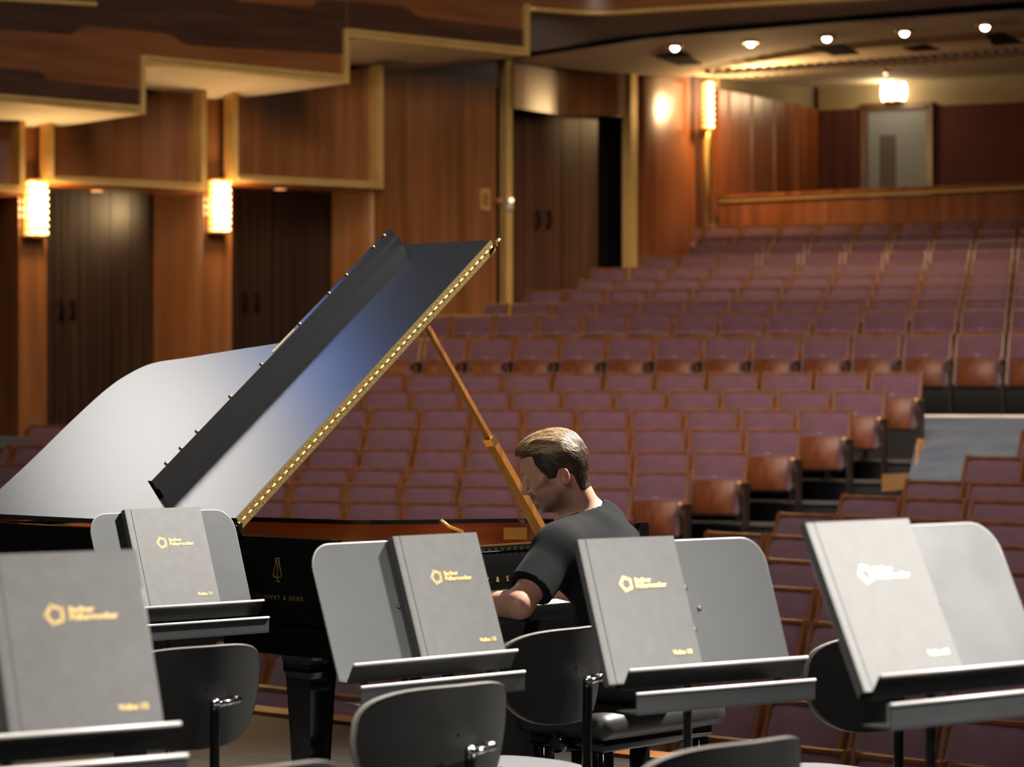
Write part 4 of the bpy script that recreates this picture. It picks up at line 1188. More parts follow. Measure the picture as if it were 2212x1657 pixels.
def stand_from_lip(xl, yl_, xr, yr, *a):
    q = (yl_ - HY) / (yr - HY)
    kx = (ray(xr) * q - ray(xl)); kd = q - 1
    dl = SW / math.hypot(kx, kd)
    Xl, Xr, dr = ray(xl) * dl, ray(xr) * q * dl, dl * q
    zs = HC - (yl_ - HY) * dl / F
    psi = math.atan2(dr - dl, Xr - Xl)
    print('stand', round(dl, 2), round(math.degrees(psi), 1), round(zs, 3))
    return music_stand(((Xl + Xr) / 2, (dl + dr) / 2), psi, zs, *a)
def stand_from_end(xe, ye, zs, psi, right, *a):
    ps = math.radians(psi)
    d = (HC - zs) * F / (ye - HY); X = ray(xe) * d
    k = -1 if right else 1
    return music_stand((X + k * SW / 2 * math.cos(ps), d + k * SW / 2 * math.sin(ps)), ps, zs, *a)
stand_from_lip(258, 1317, 570, 1297, -0.140, 'black music stand beside the left end of the piano', 'grey folder marked Violine 1/1 on the stand beside the piano', 'Violine 1/1')
stand_from_lip(765, 1437, 1118, 1405, -0.010, 'black music stand left of the pianist with folder on its right half', 'grey folder with gold print just left of the pianist', 'Violine 1/3')
stand_from_lip(1360, 1449, 1745, 1420, -0.288, 'black music stand right of the pianist with bare right half', 'grey folder in front of the pianist\'s back', 'Violine 1/5')
stand_from_end(1902, 1461, 0.945, 38, False, -0.262, 'black music stand at the right edge with bright glare', 'brightest grey folder, at the right edge', 'Violine 1/6', 27.0)
stand_from_end(390, 1563, 0.905, 33, True, -0.022, 'nearest black music stand in the bottom left corner', 'nearest and largest grey folder, bottom left', 'Violine 1/2')
# ================================================================== THE PIANIST
def surface_nets(f, xs, ys, zs):
    """polygonise the zero level of the sampled field f on a (possibly uneven) grid"""
    nx, ny, nz = f.shape
    ins = f < 0
    acc = np.zeros((nx - 1, ny - 1, nz - 1, 3)); cnt = np.zeros((nx - 1, ny - 1, nz - 1))
    corners = [(i, j, k) for i in (0, 1) for j in (0, 1) for k in (0, 1)]
    def sub(arr, c): return arr[c[0]:nx - 1 + c[0], c[1]:ny - 1 + c[1], c[2]:nz - 1 + c[2]]
    X = np.broadcast_to(xs[:, None, None], f.shape); Y = np.broadcast_to(ys[None, :, None], f.shape); Z = np.broadcast_to(zs[None, None, :], f.shape)
    for c in corners:
        for ax in range(3):
            if c[ax] == 1: continue
            e = list(c); e[ax] = 1; e = tuple(e)
            fa, fb = sub(f, c), sub(f, e)
            mk = (fa < 0) != (fb < 0)
            t = np.where(mk, fa / np.where(mk, fa - fb, 1), 0)
            for q, G in enumerate((X, Y, Z)):
                ga, gb = sub(G, c), sub(G, e)
                acc[..., q] += np.where(mk, ga + (gb - ga) * t, 0)
            cnt += mk
    act = cnt > 0
    idx = -np.ones(act.shape, dtype=np.int64); idx[act] = np.arange(act.sum())
    verts = acc[act] / cnt[act][:, None]
    faces = []
    def emit(mask, flip, a, b, c, d):
        q = np.stack([a[mask & ~flip], b[mask & ~flip], c[mask & ~flip], d[mask & ~flip]], 1)
        r = np.stack([d[mask & flip], c[mask & flip], b[mask & flip], a[mask & flip]], 1)
        faces.append(q); faces.append(r)
    s0, s1 = ins[:-1, 1:-1, 1:-1], ins[1:, 1:-1, 1:-1]
    emit(s0 != s1, s0 & ~s1, idx[:, :-1, :-1], idx[:, :-1, 1:], idx[:, 1:, 1:], idx[:, 1:, :-1])
    s0, s1 = ins[1:-1, :-1, 1:-1], ins[1:-1, 1:, 1:-1]
    emit(s0 != s1, s0 & ~s1, idx[:-1, :, :-1], idx[1:, :, :-1], idx[1:, :, 1:], idx[:-1, :, 1:])
    s0, s1 = ins[1:-1, 1:-1, :-1], ins[1:-1, 1:-1, 1:]
    emit(s0 != s1, s0 & ~s1, idx[:-1, :-1, :], idx[:-1, 1:, :], idx[1:, 1:, :], idx[1:, :-1, :])
    return verts, np.concatenate(faces)
def np_mesh(name, v, fc, mat_):
    me = bpy.data.meshes.new(name)
    me.from_pydata(v.tolist(), [], fc.tolist())
    bm = bmesh.new(); bm.from_mesh(me); bmesh.ops.recalc_face_normals(bm, faces=bm.faces); bm.to_mesh(me); bm.free()
    me.polygons.foreach_set('use_smooth', [True] * len(me.polygons))
    me.materials.append(mat_)
    return me
def smin(a, b, k):
    h = np.clip(0.5 + 0.5 * (b - a) / k, 0, 1)
    return b + (a - b) * h - k * h * (1 - h)
def smax(a, b, k): return -smin(-a, -b, k)
def ell(p, c, r):
    q = [(p[i] - c[i]) / r[i] for i in range(3)]
    l = np.sqrt(q[0] ** 2 + q[1] ** 2 + q[2] ** 2)
    return (l - 1) * min(r)
def cap(p, a, b, ra, rb=None):
    rb = ra if rb is None else rb
    ab = [b[i] - a[i] for i in range(3)]; L2 = sum(x * x for x in ab) + 1e-12
    t = np.clip(sum((p[i] - a[i]) * ab[i] for i in range(3)) / L2, 0, 1)
    d = np.sqrt(sum((p[i] - a[i] - ab[i] * t) ** 2 for i in range(3)))
    return d - (ra + (rb - ra) * t)
def axis(segs):
    """uneven grid line from (start, end, step) pieces"""
    out = []
    for a, b, st in segs: out += list(np.arange(a, b - st * 0.5, st))
    out.append(segs[-1][1]); return np.array(out)

# joints in metres (world), from the pose in the picture
DH = 8.44
HEADC = P(1196, 1013, DH)
fd = Vector((-0.985, 0.17, 0)).normalized(); PD = math.radians(21)
FWD = (fd * math.cos(PD) + Vector((0, 0, -math.sin(PD)))).normalized()
UPV = (fd * math.sin(PD) + Vector((0, 0, math.cos(PD)))).normalized()
LFT = UPV.cross(FWD)
def HL(x, y, z): return HEADC + FWD * x + LFT * y + UPV * z     # head frame: forward, left, up
C7 = P(1284, 1113, DH + 0.06)
SHL = P(1207, 1187, 8.30); SHR = P(1326, 1182, 8.62)
PEL = Vector((0.37, 8.36, 0.59))
bodyL = Vector((-0.669, -0.743, 0)); bodyF = Vector((-0.743, 0.669, 0))
ELL = P(1122, 1305, 8.16); WRL = Vector((-0.20, 8.44, 0.795)); HNL = Vector((-0.285, 8.535, 0.785))
ELR = Vector((0.36, 8.86, 0.77)); WRR = Vector((0.13, 8.97, 0.80)); HNR = Vector((0.045, 9.005, 0.785))
HIPL = PEL + bodyL * 0.09; HIPR = PEL - bodyL * 0.09
KNL = HIPL + bodyF * 0.42 + Vector((0.02, 0.0, 0.0)); KNR = HIPR + bodyF * 0.43
ANL = KNL + bodyF * 0.02 + Vector((0, 0, -0.48)); ANR = KNR + bodyF * 0.08 + Vector((0, 0, -0.48))

def to_head(X, Y, Z):
    dx, dy, dz = X - HEADC.x, Y - HEADC.y, Z - HEADC.z
    return [dx * a.x + dy * a.y + dz * a.z for a in (FWD, LFT, UPV)]
def head_sdf(p):
    x, y, z = p
    ay = np.abs(y); q = [x, ay, z]
    d = ell(p, (-0.008, 0, 0.030), (0.100, 0.075, 0.083))
    d = smin(d, ell(p, (-0.045, 0, 0.005), (0.062, 0.066, 0.070)), 0.03)
    d = smin(d, ell(p, (0.040, 0, -0.035), (0.052, 0.058, 0.075)), 0.03)
    d = smin(d, ell(p, (0.052, 0, 0.035), (0.042, 0.058, 0.045)), 0.02)       # forehead
    d = smin(d, ell(p, (0.030, 0, -0.080), (0.055, 0.050, 0.036)), 0.025)      # jaw
    d = smin(d, cap(q, (-0.010, 0.058, -0.060), (0.062, 0.022, -0.102), 0.015, 0.014), 0.02)
    d = smin(d, ell(p, (0.074, 0, -0.104), (0.019, 0.022, 0.016)), 0.016)     # chin
    d = smin(d, cap(q, (0.087, 0.010, 0.014), (0.073, 0.044, 0.013), 0.0115, 0.010), 0.012)
    d = smax(d, -ell(q, (0.052, 0.066, -0.062), (0.030, 0.012, 0.024)), 0.018)  # brow
    d = smin(d, cap(q, (0.074, 0.040, -0.030), (0.040, 0.060, -0.022), 0.012, 0.010), 0.018) # cheek bone
    d = smax(d, -ell(q, (0.099, 0.032, -0.005), (0.022, 0.019, 0.012)), 0.008) # eye socket
    d = smin(d, ell(q, (0.073, 0.031, -0.005), (0.014, 0.014, 0.0125)), 0.004) # eyeball and lids
    d = smin(d, cap(q, (0.083, 0.018, 0.0015), (0.080, 0.045, -0.001), 0.0030), 0.004)  # upper lid
    d = smin(d, cap(p, (0.091, 0, 0.006), (0.113, 0, -0.036), 0.0075, 0.0105), 0.009)   # nose
    d = smin(d, ell(q, (0.100, 0.011, -0.041), (0.012, 0.009, 0.009)), 0.005)
    d = smax(d, -ell(q, (0.104, 0.007, -0.051), (0.006, 0.004, 0.004)), 0.003)
    d = smin(d, ell(p, (0.082, 0, -0.064), (0.016, 0.030, 0.018)), 0.012)     # mouth barrel
    d = smin(d, cap(q, (0.098, 0.0, -0.0625), (0.086, 0.022, -0.068), 0.0048, 0.003), 0.005)
    d = smin(d, cap(q, (0.095, 0.0, -0.0755), (0.085, 0.019, -0.073), 0.0052, 0.003), 0.005)
    d = smax(d, -cap(q, (0.104, 0.0, -0.0690), (0.088, 0.024, -0.0705), 0.0018), 0.003)
    # ears
    ex, ez = (x + 0.038) / 0.80, (z + 0.036) / 0.80
    c_, s_ = math.cos(0.20), math.sin(0.20)
    u, v = ex * c_ + ez * s_, -ex * s_ + ez * c_
    e = np.sqrt((u / 0.0195) ** 2 + (v / 0.0325) ** 2)
    tilt = ay - (0.074 - 0.35 * u)
    ear = smax((e - 1) * 0.018, np.abs(tilt - 0.006) - 0.0055, 0.004)
    hollow = np.sqrt(((u - 0.002) / 0.0125) ** 2 + ((v - 0.001) / 0.0235) ** 2 + ((tilt - 0.013) / 0.008) ** 2)
    ear = smax(ear, -(hollow - 1) * 0.008, 0.003)
    ear = smin(ear, cap([u, v, tilt], (0.004, -0.012, 0.004), (0.004, 0.014, 0.004), 0.003), 0.003)
    d = smin(d, ear, 0.004)
    return d
def hand_sdf(p, wr, hd, side):
    f = (hd - wr).normalized(); up = Vector((0, 0, 1)); l = up.cross(f).normalized()
    d = cap(p, wr, hd, 0.026, 0.030)
    d = smax(d, np.abs(p[2] - (wr.z + (hd.z - wr.z) * 0.5)) - 0.019, 0.01)
    for k, (o, ln) in enumerate(((-0.030, 0.060), (-0.011, 0.074), (0.010, 0.078), (0.030, 0.068))):
        b = hd + l * o * side + f * 0.012
        m_ = b + f * ln * 0.5 + Vector((0, 0, 0.010)); t = b + f * ln * 0.85 + Vector((0, 0, -0.024))
        d = smin(d, smin(cap(p, b, m_, 0.0092, 0.0085), cap(p, m_, t, 0.0085, 0.0070), 0.003), 0.006)
    b = wr + (hd - wr) * 0.35 + l * 0.024 * side
    m_ = b + l * 0.022 * side + f * 0.036; t = m_ + f * 0.034 + Vector((0, 0, -0.012))
    return smin(d, smin(cap(p, b, m_, 0.012, 0.010), cap(p, m_, t, 0.010, 0.008), 0.004), 0.008)
def torso_sdf(p, g=0.0):
    mid = PEL.lerp((SHL + SHR) / 2, 0.55) - bodyF * 0.055
    chest = (SHL + SHR) / 2 + Vector((0, 0, -0.075)) - bodyF * 0.02
    def flat(c0, c1, r0, r1, k=0.62):
        # capsule squashed front to back
        ax = [bodyF.x, bodyF.y, 0]
        dd = [(p[i] - c0[i]) for i in range(3)]
        f_ = dd[0] * ax[0] + dd[1] * ax[1]
        s_ = dd[0] * bodyL.x + dd[1] * bodyL.y
        z_ = dd[2]
        h = (c1 - c0); hz = h.z; hf = h.dot(bodyF)
        t = np.clip(z_ / hz, 0, 1)
        ff = f_ - hf * t
        zz = z_ - hz * t
        return (np.sqrt((s_) ** 2 + (ff / k) ** 2 + zz ** 2) - (r0 + (r1 - r0) * t)) * 0.75
    d = flat(PEL + Vector((0, 0, 0.02)), mid, 0.165 + g, 0.160 + g)
    d = smin(d, flat(mid, chest, 0.160 + g, 0.178 + g), 0.06)
    d = smin(d, cap(p, SHL + Vector((0.0, 0, 0.0)), SHR, 0.068 + g), 0.09)
    d = smin(d, cap(p, C7 + Vector((0.01, 0, -0.035)), chest - bodyF * 0.07, 0.070 + g, 0.08 + g), 0.06)      # rounded upper back
    tr = (SHL * 0.72 + SHR * 0.28); d = smin(d, cap(p, tr, C7 - Vector((0, 0, 0.02)), 0.055 + g, 0.045 + g), 0.04)
    tr = (SHR * 0.72 + SHL * 0.28); d = smin(d, cap(p, tr, C7 - Vector((0, 0, 0.02)), 0.055 + g, 0.045 + g), 0.04)
    return d
def body_sdf(X, Y, Z):
    p = [X, Y, Z]
    ix = np.where(np.abs(X.ravel() - HEADC.x) < 0.150)[0]; iy = np.where(np.abs(Y.ravel() - HEADC.y) < 0.135)[0]; iz = np.where(Z.ravel() > HEADC.z - 0.20)[0]
    h = np.full((X.size, Y.size, Z.size), 1.0, dtype=np.float32)
    h[ix[0]:ix[-1] + 1, iy[0]:iy[-1] + 1, iz[0]:iz[-1] + 1] = head_sdf(to_head(X[ix], Y[:, iy], Z[:, :, iz]))
    nk0 = HL(-0.035, 0, -0.055)
    neck = cap(p, nk0, C7 - Vector((0.02, 0, 0.015)), 0.052, 0.058)
    neck = smin(neck, cap(p, HL(0.01, 0.0, -0.075), (SHL + SHR) / 2 + bodyF * 0.035, 0.040, 0.050), 0.03)
    neck = smin(neck, cap(p, HL(-0.02, 0.055, -0.045), (SHL + SHR) / 2 + bodyF * 0.05 + Vector((0, 0, 0.03)), 0.012, 0.014), 0.02)
    d = smin(h, neck, 0.022)
    d = smin(d, torso_sdf(p, -0.004), 0.03)
    arm = smin(cap(p, SHL, ELL, 0.056, 0.043), cap(p, ELL, WRL, 0.044, 0.029), 0.02)
    arm = smin(arm, hand_sdf(p, WRL, HNL, 1), 0.012)
    arm2 = smin(cap(p, SHR, ELR, 0.056, 0.043), cap(p, ELR, WRR, 0.044, 0.029), 0.02)
    arm2 = smin(arm2, hand_sdf(p, WRR, HNR, -1), 0.012)
    d = smin(d, smin(arm, arm2, 0.01), 0.02)
    for a, b, c in ((HIPL, KNL, ANL), (HIPR, KNR, ANR)):
        d = smin(d, smin(cap(p, a, b, 0.078, 0.056), cap(p, b, c, 0.056, 0.036), 0.02), 0.02)
    return d
man = thing('person', 'man in a black t-shirt seated at the piano, head bowed over the keys', 'person', (PEL.x, PEL.y, 0.0))
inv_man = Vector((-PEL.x, -PEL.y, 0.0))
def shift(v): return v + np.array([inv_man.x, inv_man.y, 0.0])
hx, hy, hz = HEADC
xs = axis([(-0.45, hx - 0.135, 0.008), (hx - 0.135, hx + 0.125, 0.0026), (hx + 0.125, 0.72, 0.008)])
ys = axis([(8.02, hy - 0.115, 0.008), (hy - 0.115, hy + 0.115, 0.0030), (hy + 0.115, 9.20, 0.008)])
zs = axis([(0.04, 0.70, 0.016), (0.70, hz - 0.17, 0.008), (hz - 0.17, hz + 0.15, 0.0026)])
G = np.meshgrid(*[q_.astype(np.float32) for q_ in (xs, ys, zs)], indexing='ij', sparse=True)
v, fc = surface_nets(body_sdf(*G), xs, ys, zs)
# skin with the colour of beard stubble and lips stored per vertex
me = np_mesh('body', shift(v), fc, None if False else M['skin_plain'])
lp = to_head(v[:, 0], v[:, 1], v[:, 2])
def bump_(a, c, w): return np.clip(1 - np.abs(a - c) / w, 0, 1)
px_, py_, pz_ = lp[0], np.abs(lp[1]), lp[2]
infront = px_ > -0.035
goat = np.exp(-((px_ - 0.088) / 0.028) ** 2 - (py_ / 0.024) ** 2 - ((pz_ + 0.100) / 0.018) ** 2)
must = np.exp(-((pz_ + 0.0545) / 0.0075) ** 2 - ((py_ - 0.012) / 0.018) ** 2) * (px_ > 0.075)
sidem = np.exp(-((py_ - 0.030) / 0.009) ** 2 - ((pz_ + 0.075) / 0.022) ** 2) * (px_ > 0.06)
jawl = np.clip((-0.036 - pz_ - 0.10 * np.clip(0.05 - px_, 0, 0.1)) / 0.04, 0, 1) * np.clip((px_ + 0.03) / 0.035, 0, 1) * np.clip((pz_ + 0.145) / 0.025, 0, 1) * 0.62
sideb = np.exp(-((px_ - 0.018) / 0.014) ** 2) * (pz_ > -0.05) * (pz_ < 0.03) * (py_ > 0.05) * 0.5
beard = np.clip(goat * 1.0 + must * 0.95 + sidem * 0.8 + jawl + sideb, 0, 1) * infront
brow = np.exp(-((pz_ - 0.016) / 0.0055) ** 2 - ((py_ - 0.030) / 0.018) ** 4) * (px_ > 0.055) * 0.95
lips = np.exp(-((pz_ + 0.069) / 0.008) ** 2 - (py_ / 0.018) ** 4) * (px_ > 0.084) * 0.7
ear_ = np.clip((py_ - 0.074) / 0.006, 0, 1) * (np.abs(px_ + 0.038) < 0.03) * (np.abs(pz_ + 0.036) < 0.04) * 0.6
eye = ((np.sqrt((px_ - 0.073) ** 2 + (py_ - 0.031) ** 2 + (pz_ + 0.005) ** 2) < 0.0150) & (px_ > 0.078) & (np.abs(pz_ + 0.0055) < 0.0042)) * 1.0
base = np.array([0.48, 0.25, 0.17]); bc = np.array([0.085, 0.045, 0.026]); lc = np.array([0.42, 0.13, 0.10]); ec = np.array([0.50, 0.14, 0.09])
col = base[None, :] * np.ones((len(v), 1))
for w_, c_ in ((lips, lc), (ear_, ec), (beard, bc), (brow, bc), (eye * 0.85, np.array([0.06, 0.045, 0.04]))):
    col = col * (1 - w_[:, None]) + c_[None, :] * w_[:, None]
at = me.color_attributes.new('skin_colour', 'FLOAT_COLOR', 'POINT')
at.data.foreach_set('color', np.concatenate([col, np.ones((len(v), 1))], 1).astype(np.float32).ravel())
skin = bpy.data.materials.new('skin'); skin.use_nodes = True
N, L = nodes(skin); b_ = N['Principled BSDF']
an = N.new('ShaderNodeAttribute'); an.attribute_name = 'skin_colour'
nz = N.new('ShaderNodeTexNoise'); nz.inputs['Scale'].default_value = 220; nz.inputs['Detail'].default_value = 3
mx = N.new('ShaderNodeMix'); mx.data_type = 'RGBA'; mx.blend_type = 'MULTIPLY'; mx.inputs[0].default_value = 0.35
rp = N.new('ShaderNodeValToRGB'); rp.color_ramp.elements[0].position = 0.35; rp.color_ramp.elements[0].color = (0.62, 0.55, 0.52, 1); rp.color_ramp.elements[1].position = 0.6
L.new(nz.outputs[0], rp.inputs[0]); L.new(an.outputs['Color'], mx.inputs[6]); L.new(rp.outputs[0], mx.inputs[7]); L.new(mx.outputs[2], b_.inputs['Base Color'])
b_.inputs['Roughness'].default_value = 0.50
b_.inputs['Subsurface Weight'].default_value = 0.12; b_.inputs['Subsurface Radius'].default_value = (0.012, 0.004, 0.002); b_.inputs['Subsurface Scale'].default_value = 0.6
me.materials.clear(); me.materials.append(skin)
link('body', me, man)
# t-shirt
def shirt_sdf(X, Y, Z):
    p = [X, Y, Z]
    sh = torso_sdf(p, 0.008)
    armd = (ELL - SHL); slv = cap(p, SHL, SHL + armd * 0.80, 0.076, 0.070)
    cut = (sum((p[i] - (SHL + armd * 0.74)[i]) * armd.normalized()[i] for i in range(3)))
    slv = smax(slv, cut, 0.004)
    armr = (ELR - SHR); sl2 = cap(p, SHR, SHR + armr * 0.80, 0.076, 0.070)
    cut2 = (sum((p[i] - (SHR + armr * 0.74)[i]) * armr.normalized()[i] for i in range(3)))
    sl2 = smax(sl2, cut2, 0.004)
    d = smin(smin(sh, slv, 0.035), sl2, 0.035)
    # folds
    w = np.sin(38 * (X * 0.8 + Z * 0.6) + 6 * np.sin(9 * Y + 5 * Z)) * np.sin(17 * Z - 11 * Y)
    d = d + 0.0022 * w
    # neck opening
    nrm = (HL(-0.035, 0, -0.055) - (C7 - Vector((0.02, 0, 0.015)))).normalized()
    cc = C7 + Vector((-0.028, 0.0, -0.004))
    hgt = sum((p[i] - cc[i]) * nrm[i] for i in range(3))
    rr = np.sqrt(np.maximum(sum((p[i] - cc[i]) ** 2 for i in range(3)) - hgt ** 2, 0))
    d = smax(d, -smax(rr - 0.070, -(hgt + 0.030), 0.004), 0.004)
    hem = 0.555 - Z
    d = smax(d, hem, 0.004)
    return d
xs = axis([(-0.15, 0.66, 0.0055)]); ys = axis([(8.02, 9.02, 0.0065)]); zs = axis([(0.52, 1.20, 0.0055)])
G = np.meshgrid(*[q_.astype(np.float32) for q_ in (xs, ys, zs)], indexing='ij', sparse=True)
v, fc = surface_nets(shirt_sdf(*G), xs, ys, zs)
shirt = link('t_shirt', np_mesh('t_shirt', shift(v), fc, M['shirt']), man)
# collar band
nrm = (HL(-0.035, 0, -0.055) - (C7 - Vector((0.02, 0, 0.015)))).normalized()
cc = C7 + Vector((-0.028, 0.0, -0.004))
ua = nrm.cross(Vector((0, 1, 0))).normalized(); ub = nrm.cross(ua)
m = MB(); pts = []
for k in range(33):
    a = 2 * PI * k / 32
    pts.append(cc + (ua * math.cos(a) + ub * math.sin(a)) * 0.071 + nrm * (0.004 + 0.010 * math.cos(a)) + inv_man)
for dz in (0.0, 0.006, 0.012):
    m.tube([q - nrm * dz for q in pts], 0.0048, 6, False)
m.build('collar', M['shirt'], shirt)
# trousers and shoes
def leg_sdf(X, Y, Z):
    p = [X, Y, Z]; d = None
    for a, b, c in ((HIPL, KNL, ANL), (HIPR, KNR, ANR)):
        e = smin(cap(p, a, b, 0.090, 0.070), cap(p, b, c + Vector((0, 0, 0.02)), 0.068, 0.058), 0.02)
        d = e if d is None else smin(d, e, 0.02)
    d = smin(d, ell(p, PEL - Vector((0, 0, 0.01)), (0.165, 0.165, 0.10)), 0.04)
    d = smax(d, 0.075 - Z, 0.003)
    d = smax(d, Z - 0.66, 0.003)
    return d
xs = axis([(-0.30, 0.70, 0.010)]); ys = axis([(8.02, 9.05, 0.010)]); zs = axis([(0.05, 0.70, 0.010)])
G = np.meshgrid(*[q_.astype(np.float32) for q_ in (xs, ys, zs)], indexing='ij', sparse=True)
v, fc = surface_nets(leg_sdf(*G), xs, ys, zs)
v[:, 2] = np.maximum(v[:, 2], 0.0)
link('trousers', np_mesh('trousers', shift(v), fc, M['trousers']), man)
for an_ in (ANL, ANR):
    m = MB(); c = Vector((an_.x, an_.y, 0)) + bodyF * 0.06 + inv_man
    rows = []
    for t in range(12):
        u = t / 11
        w = 0.050 * math.sin(PI * min(max(u * 0.92 + 0.06, 0), 1)) ** 0.45
        h = 0.085 * (1 - u) ** 0.6 + 0.035
        o = c + bodyF * (-0.13 + 0.27 * u)
        rows.append([o + bodyL * (w * math.cos(a)) + Vector((0, 0, max(0.0, (h if math.sin(a) > 0 else 0.012) * (math.sin(a) if math.sin(a) > 0 else 0) + 0.004))) for a in [2 * PI * k / 14 for k in range(14)]])
    m.grid(rows, True, True); m.build('shoe', M['shoe'], man)
# hair: a shaped cap with combed strands on top
def hair_sdf(X, Y, Z):
    p = to_head(X, Y, Z); x, y, z = p; ay = np.abs(y); q = [x, ay, z]
    short = smin(ell(p, (-0.008, 0, 0.030), (0.100, 0.075, 0.083)), ell(p, (-0.045, 0, 0.005), (0.062, 0.066, 0.070)), 0.03)
    W = [X, Y, Z]
    short = smin(short, cap(W, HL(-0.035, 0, -0.055), C7 - Vector((0.02, 0, 0.015)), 0.052, 0.058), 0.022) - 0.0042
    nape = np.clip((-0.02 - z) / 0.09, 0, 1); short = short + 0.0030 * nape
    long_ = smin(ell(p, (-0.010, 0, 0.044), (0.104, 0.0765, 0.079)), ell(p, (0.034, 0.0, 0.083), (0.053, 0.058, 0.032)), 0.03)
    long_ = smin(long_, ell(p, (0.066, 0.006, 0.072), (0.020, 0.050, 0.020)), 0.018)
    # combed grooves running back from the parting
    ph = 190 * (y + 0.30 * z + 0.006 * np.sin(40 * x)) - 40 * x
    long_ = long_ + 0.0016 * np.sin(ph) + 0.0009 * np.sin(ph * 2.3 + 1.2)
    # the long top hair ends in an edge that falls towards the back of the head
    long_ = smax(long_, -(z - (0.034 + 0.34 * np.clip(x + 0.03, -0.08, 0.12))), 0.010)
    # short sides: temple, sideburn, round the ear, nape
    front = x - (0.040 - 0.020 * np.clip((0.03 - z) / 0.05, 0, 1))
    low = -(z + 0.030)
    keep = smax(front, low, 0.010)
    rear = smax(x + 0.060, -(z + 0.092 + 0.30 * (x + 0.09)), 0.012)
    reg = smin(keep, rear, 0.012)
    short = smax(short, reg, 0.004)
    eu = np.sqrt(((x + 0.032) / 0.022) ** 2 + ((z + 0.042) / 0.036) ** 2)
    short = smax(short, -smax((eu - 1) * 0.025, 0.055 - ay, 0.004), 0.004)
    return smin(short, long_, 0.003)
xs = axis([(hx - 0.15, hx + 0.15, 0.0024)]); ys = axis([(hy - 0.12, hy + 0.12, 0.0026)]); zs = axis([(hz - 0.13, hz + 0.16, 0.0024)])
G = np.meshgrid(*[q_.astype(np.float32) for q_ in (xs, ys, zs)], indexing='ij', sparse=True)
v, fc = surface_nets(hair_sdf(*G), xs, ys, zs)
hm = np_mesh('hair', shift(v), fc, M['skin_plain'])
lp = to_head(v[:, 0], v[:, 1], v[:, 2])
topw = np.clip((lp[2] - (0.034 + 0.34 * np.clip(lp[0] + 0.03, -0.08, 0.12)) + 0.004) / 0.010, 0, 1)
topw = np.clip((lp[2] - (0.030 + 0.30 * np.clip(lp[0] + 0.03, -0.01, 0.12) - 0.55 * np.clip(lp[0] + 0.04, -0.09, 0))) / 0.034, 0, 1)
phs = 420 * (lp[1] + 0.30 * lp[2] + 0.006 * np.sin(40 * lp[0])) - 80 * lp[0]
streak = 0.72 + 0.28 * np.sin(phs) * np.sin(phs * 0.37 + 1)
hc = np.array([0.036, 0.021, 0.012])[None] * (1 - topw[:, None]) + (np.array([0.15, 0.088, 0.042])[None] * streak[:, None]) * topw[:, None]
at = hm.color_attributes.new('hair_colour', 'FLOAT_COLOR', 'POINT')
at.data.foreach_set('color', np.concatenate([hc, np.ones((len(v), 1))], 1).astype(np.float32).ravel())
hmat = bpy.data.materials.new('hair'); hmat.use_nodes = True
N, L = nodes(hmat); b_ = N['Principled BSDF']
an = N.new('ShaderNodeAttribute'); an.attribute_name = 'hair_colour'
L.new(an.outputs['Color'], b_.inputs['Base Color']); b_.inputs['Roughness'].default_value = 0.62; b_.inputs['Specular IOR Level'].default_value = 0.2
hm.materials.clear(); hm.materials.append(hmat)
hair = link('hair', hm, man)
# single strands laid over the cap, traced on its surface
rng = np.random.default_rng(5)
def surf(x, th):
    lo = np.zeros_like(x); hi = np.full_like(x, 0.16)
    for _ in range(16):
        md_ = (lo + hi) / 2
        Q = [HEADC[i] + FWD[i] * x + LFT[i] * np.sin(th) * md_ + UPV[i] * (0.02 + np.cos(th) * md_) for i in range(3)]
        inside = hair_sdf(*Q) < 0
        lo = np.where(inside, md_, lo); hi = np.where(inside, hi, md_)
    return lo
NS = 1150
th0 = rng.uniform(-1.25, 1.30, NS); x0 = rng.uniform(-0.05, 0.090, NS) * (1 - 0.25 * (np.abs(th0) > 0.9)); ln = rng.uniform(0.05, 0.105, NS)
sidek = np.arange(NS) > 700                                    # short hair of the sides and back
th0 = np.where(sidek, rng.uniform(0.9, 2.1, NS) * np.where(rng.uniform(size=NS) > 0.25, 1, -1), th0)
x0 = np.where(sidek, rng.uniform(-0.095, 0.02, NS), x0); ln = np.where(sidek, rng.uniform(0.012, 0.026, NS), ln)
T = np.linspace(0, 1, 7)[None, :]
Xs = x0[:, None] - ln[:, None] * T
Th = th0[:, None] * (1 + 0.25 * T) + 0.05 * np.sin(4 * T + rng.uniform(0, 6, NS)[:, None]) + 0.22 * np.clip(Xs - 0.05, 0, 0.1) * 10 * rng.uniform(0.2, 1, NS)[:, None]
Rr = surf(Xs.ravel(), Th.ravel()).reshape(Xs.shape)
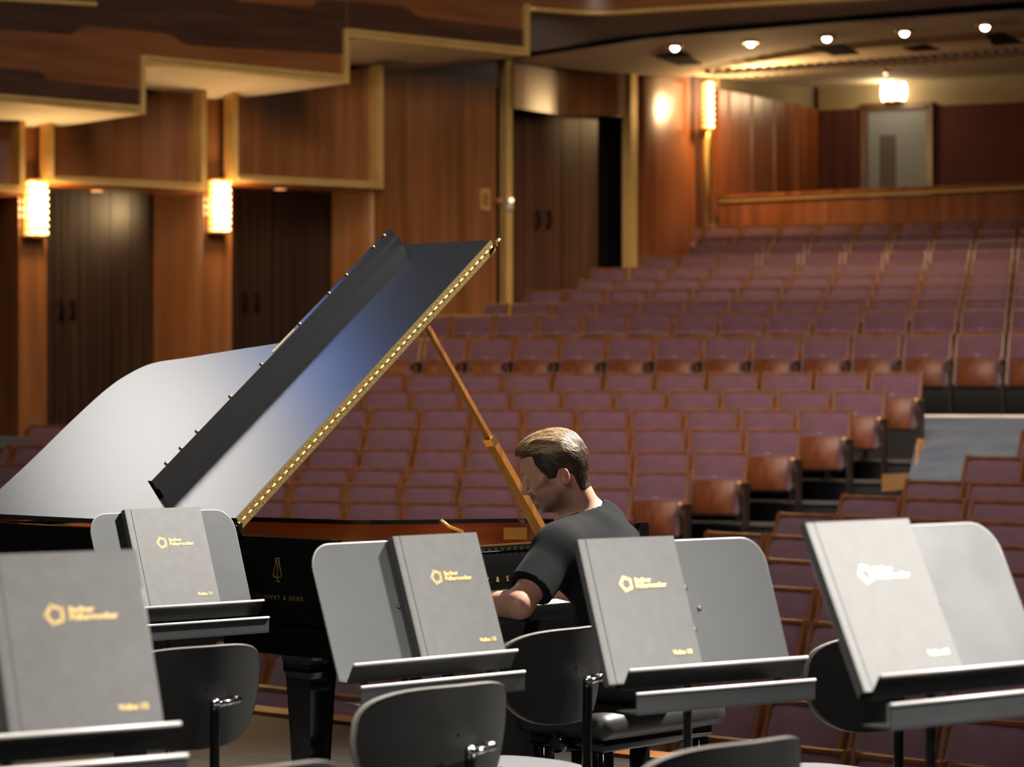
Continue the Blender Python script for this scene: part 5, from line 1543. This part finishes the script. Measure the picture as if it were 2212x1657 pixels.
def surf_dir(dx, dy, dz):
    lo = np.full_like(dx, 0.02); hi = np.full_like(dx, 0.17)
    for _ in range(16):
        md_ = (lo + hi) / 2
        Q = [HEADC[i] + FWD[i] * (-0.02 + dx * md_) + LFT[i] * dy * md_ + UPV[i] * (0.02 + dz * md_) for i in range(3)]
        inside = hair_sdf(*Q) < 0
        lo = np.where(inside, md_, lo); hi = np.where(inside, hi, md_)
    return lo
sets = [MB(), MB(), MB()]
for k in range(NS):
    if Rr[k].min() < 0.030 or np.abs(np.diff(Rr[k])).max() > 0.018: continue
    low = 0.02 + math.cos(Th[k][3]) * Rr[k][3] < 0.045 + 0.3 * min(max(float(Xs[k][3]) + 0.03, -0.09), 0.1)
    pts = [HL(float(Xs[k][j]), math.sin(Th[k][j]) * (Rr[k][j] + 0.0010), 0.02 + math.cos(Th[k][j]) * (Rr[k][j] + 0.0006 + 0.0014 * math.sin(PI * j / 6))) + inv_man for j in range(7)]
    sets[2 if low else k % 2].tube(pts, [0.0004, 0.0009, 0.0010, 0.0010, 0.0009, 0.0007, 0.0003], 4, False)
NB = 900                                                        # hair falling down the back of the head
al = rng.uniform(-0.75, 1.25, NB); be = rng.uniform(-1.2, 1.35, NB); la = rng.uniform(0.18, 0.40, NB)
A2 = al[:, None] - la[:, None] * T; B2 = be[:, None] * (1 - 0.10 * T) + 0.03 * np.sin(5 * T + rng.uniform(0, 6, NB)[:, None])
DX, DY, DZ = -np.cos(A2) * np.cos(B2), np.cos(A2) * np.sin(B2), np.sin(A2)
R2 = surf_dir(DX.ravel(), DY.ravel(), DZ.ravel()).reshape(DX.shape)
for k in range(NB):
    if np.abs(np.diff(R2[k])).max() > 0.012 or R2[k].min() < 0.045: continue
    pts = [HL(-0.02 + float(DX[k][j]) * (R2[k][j] + 0.0008), float(DY[k][j]) * (R2[k][j] + 0.0008), 0.02 + float(DZ[k][j]) * (R2[k][j] + 0.0008)) + inv_man for j in range(7)]
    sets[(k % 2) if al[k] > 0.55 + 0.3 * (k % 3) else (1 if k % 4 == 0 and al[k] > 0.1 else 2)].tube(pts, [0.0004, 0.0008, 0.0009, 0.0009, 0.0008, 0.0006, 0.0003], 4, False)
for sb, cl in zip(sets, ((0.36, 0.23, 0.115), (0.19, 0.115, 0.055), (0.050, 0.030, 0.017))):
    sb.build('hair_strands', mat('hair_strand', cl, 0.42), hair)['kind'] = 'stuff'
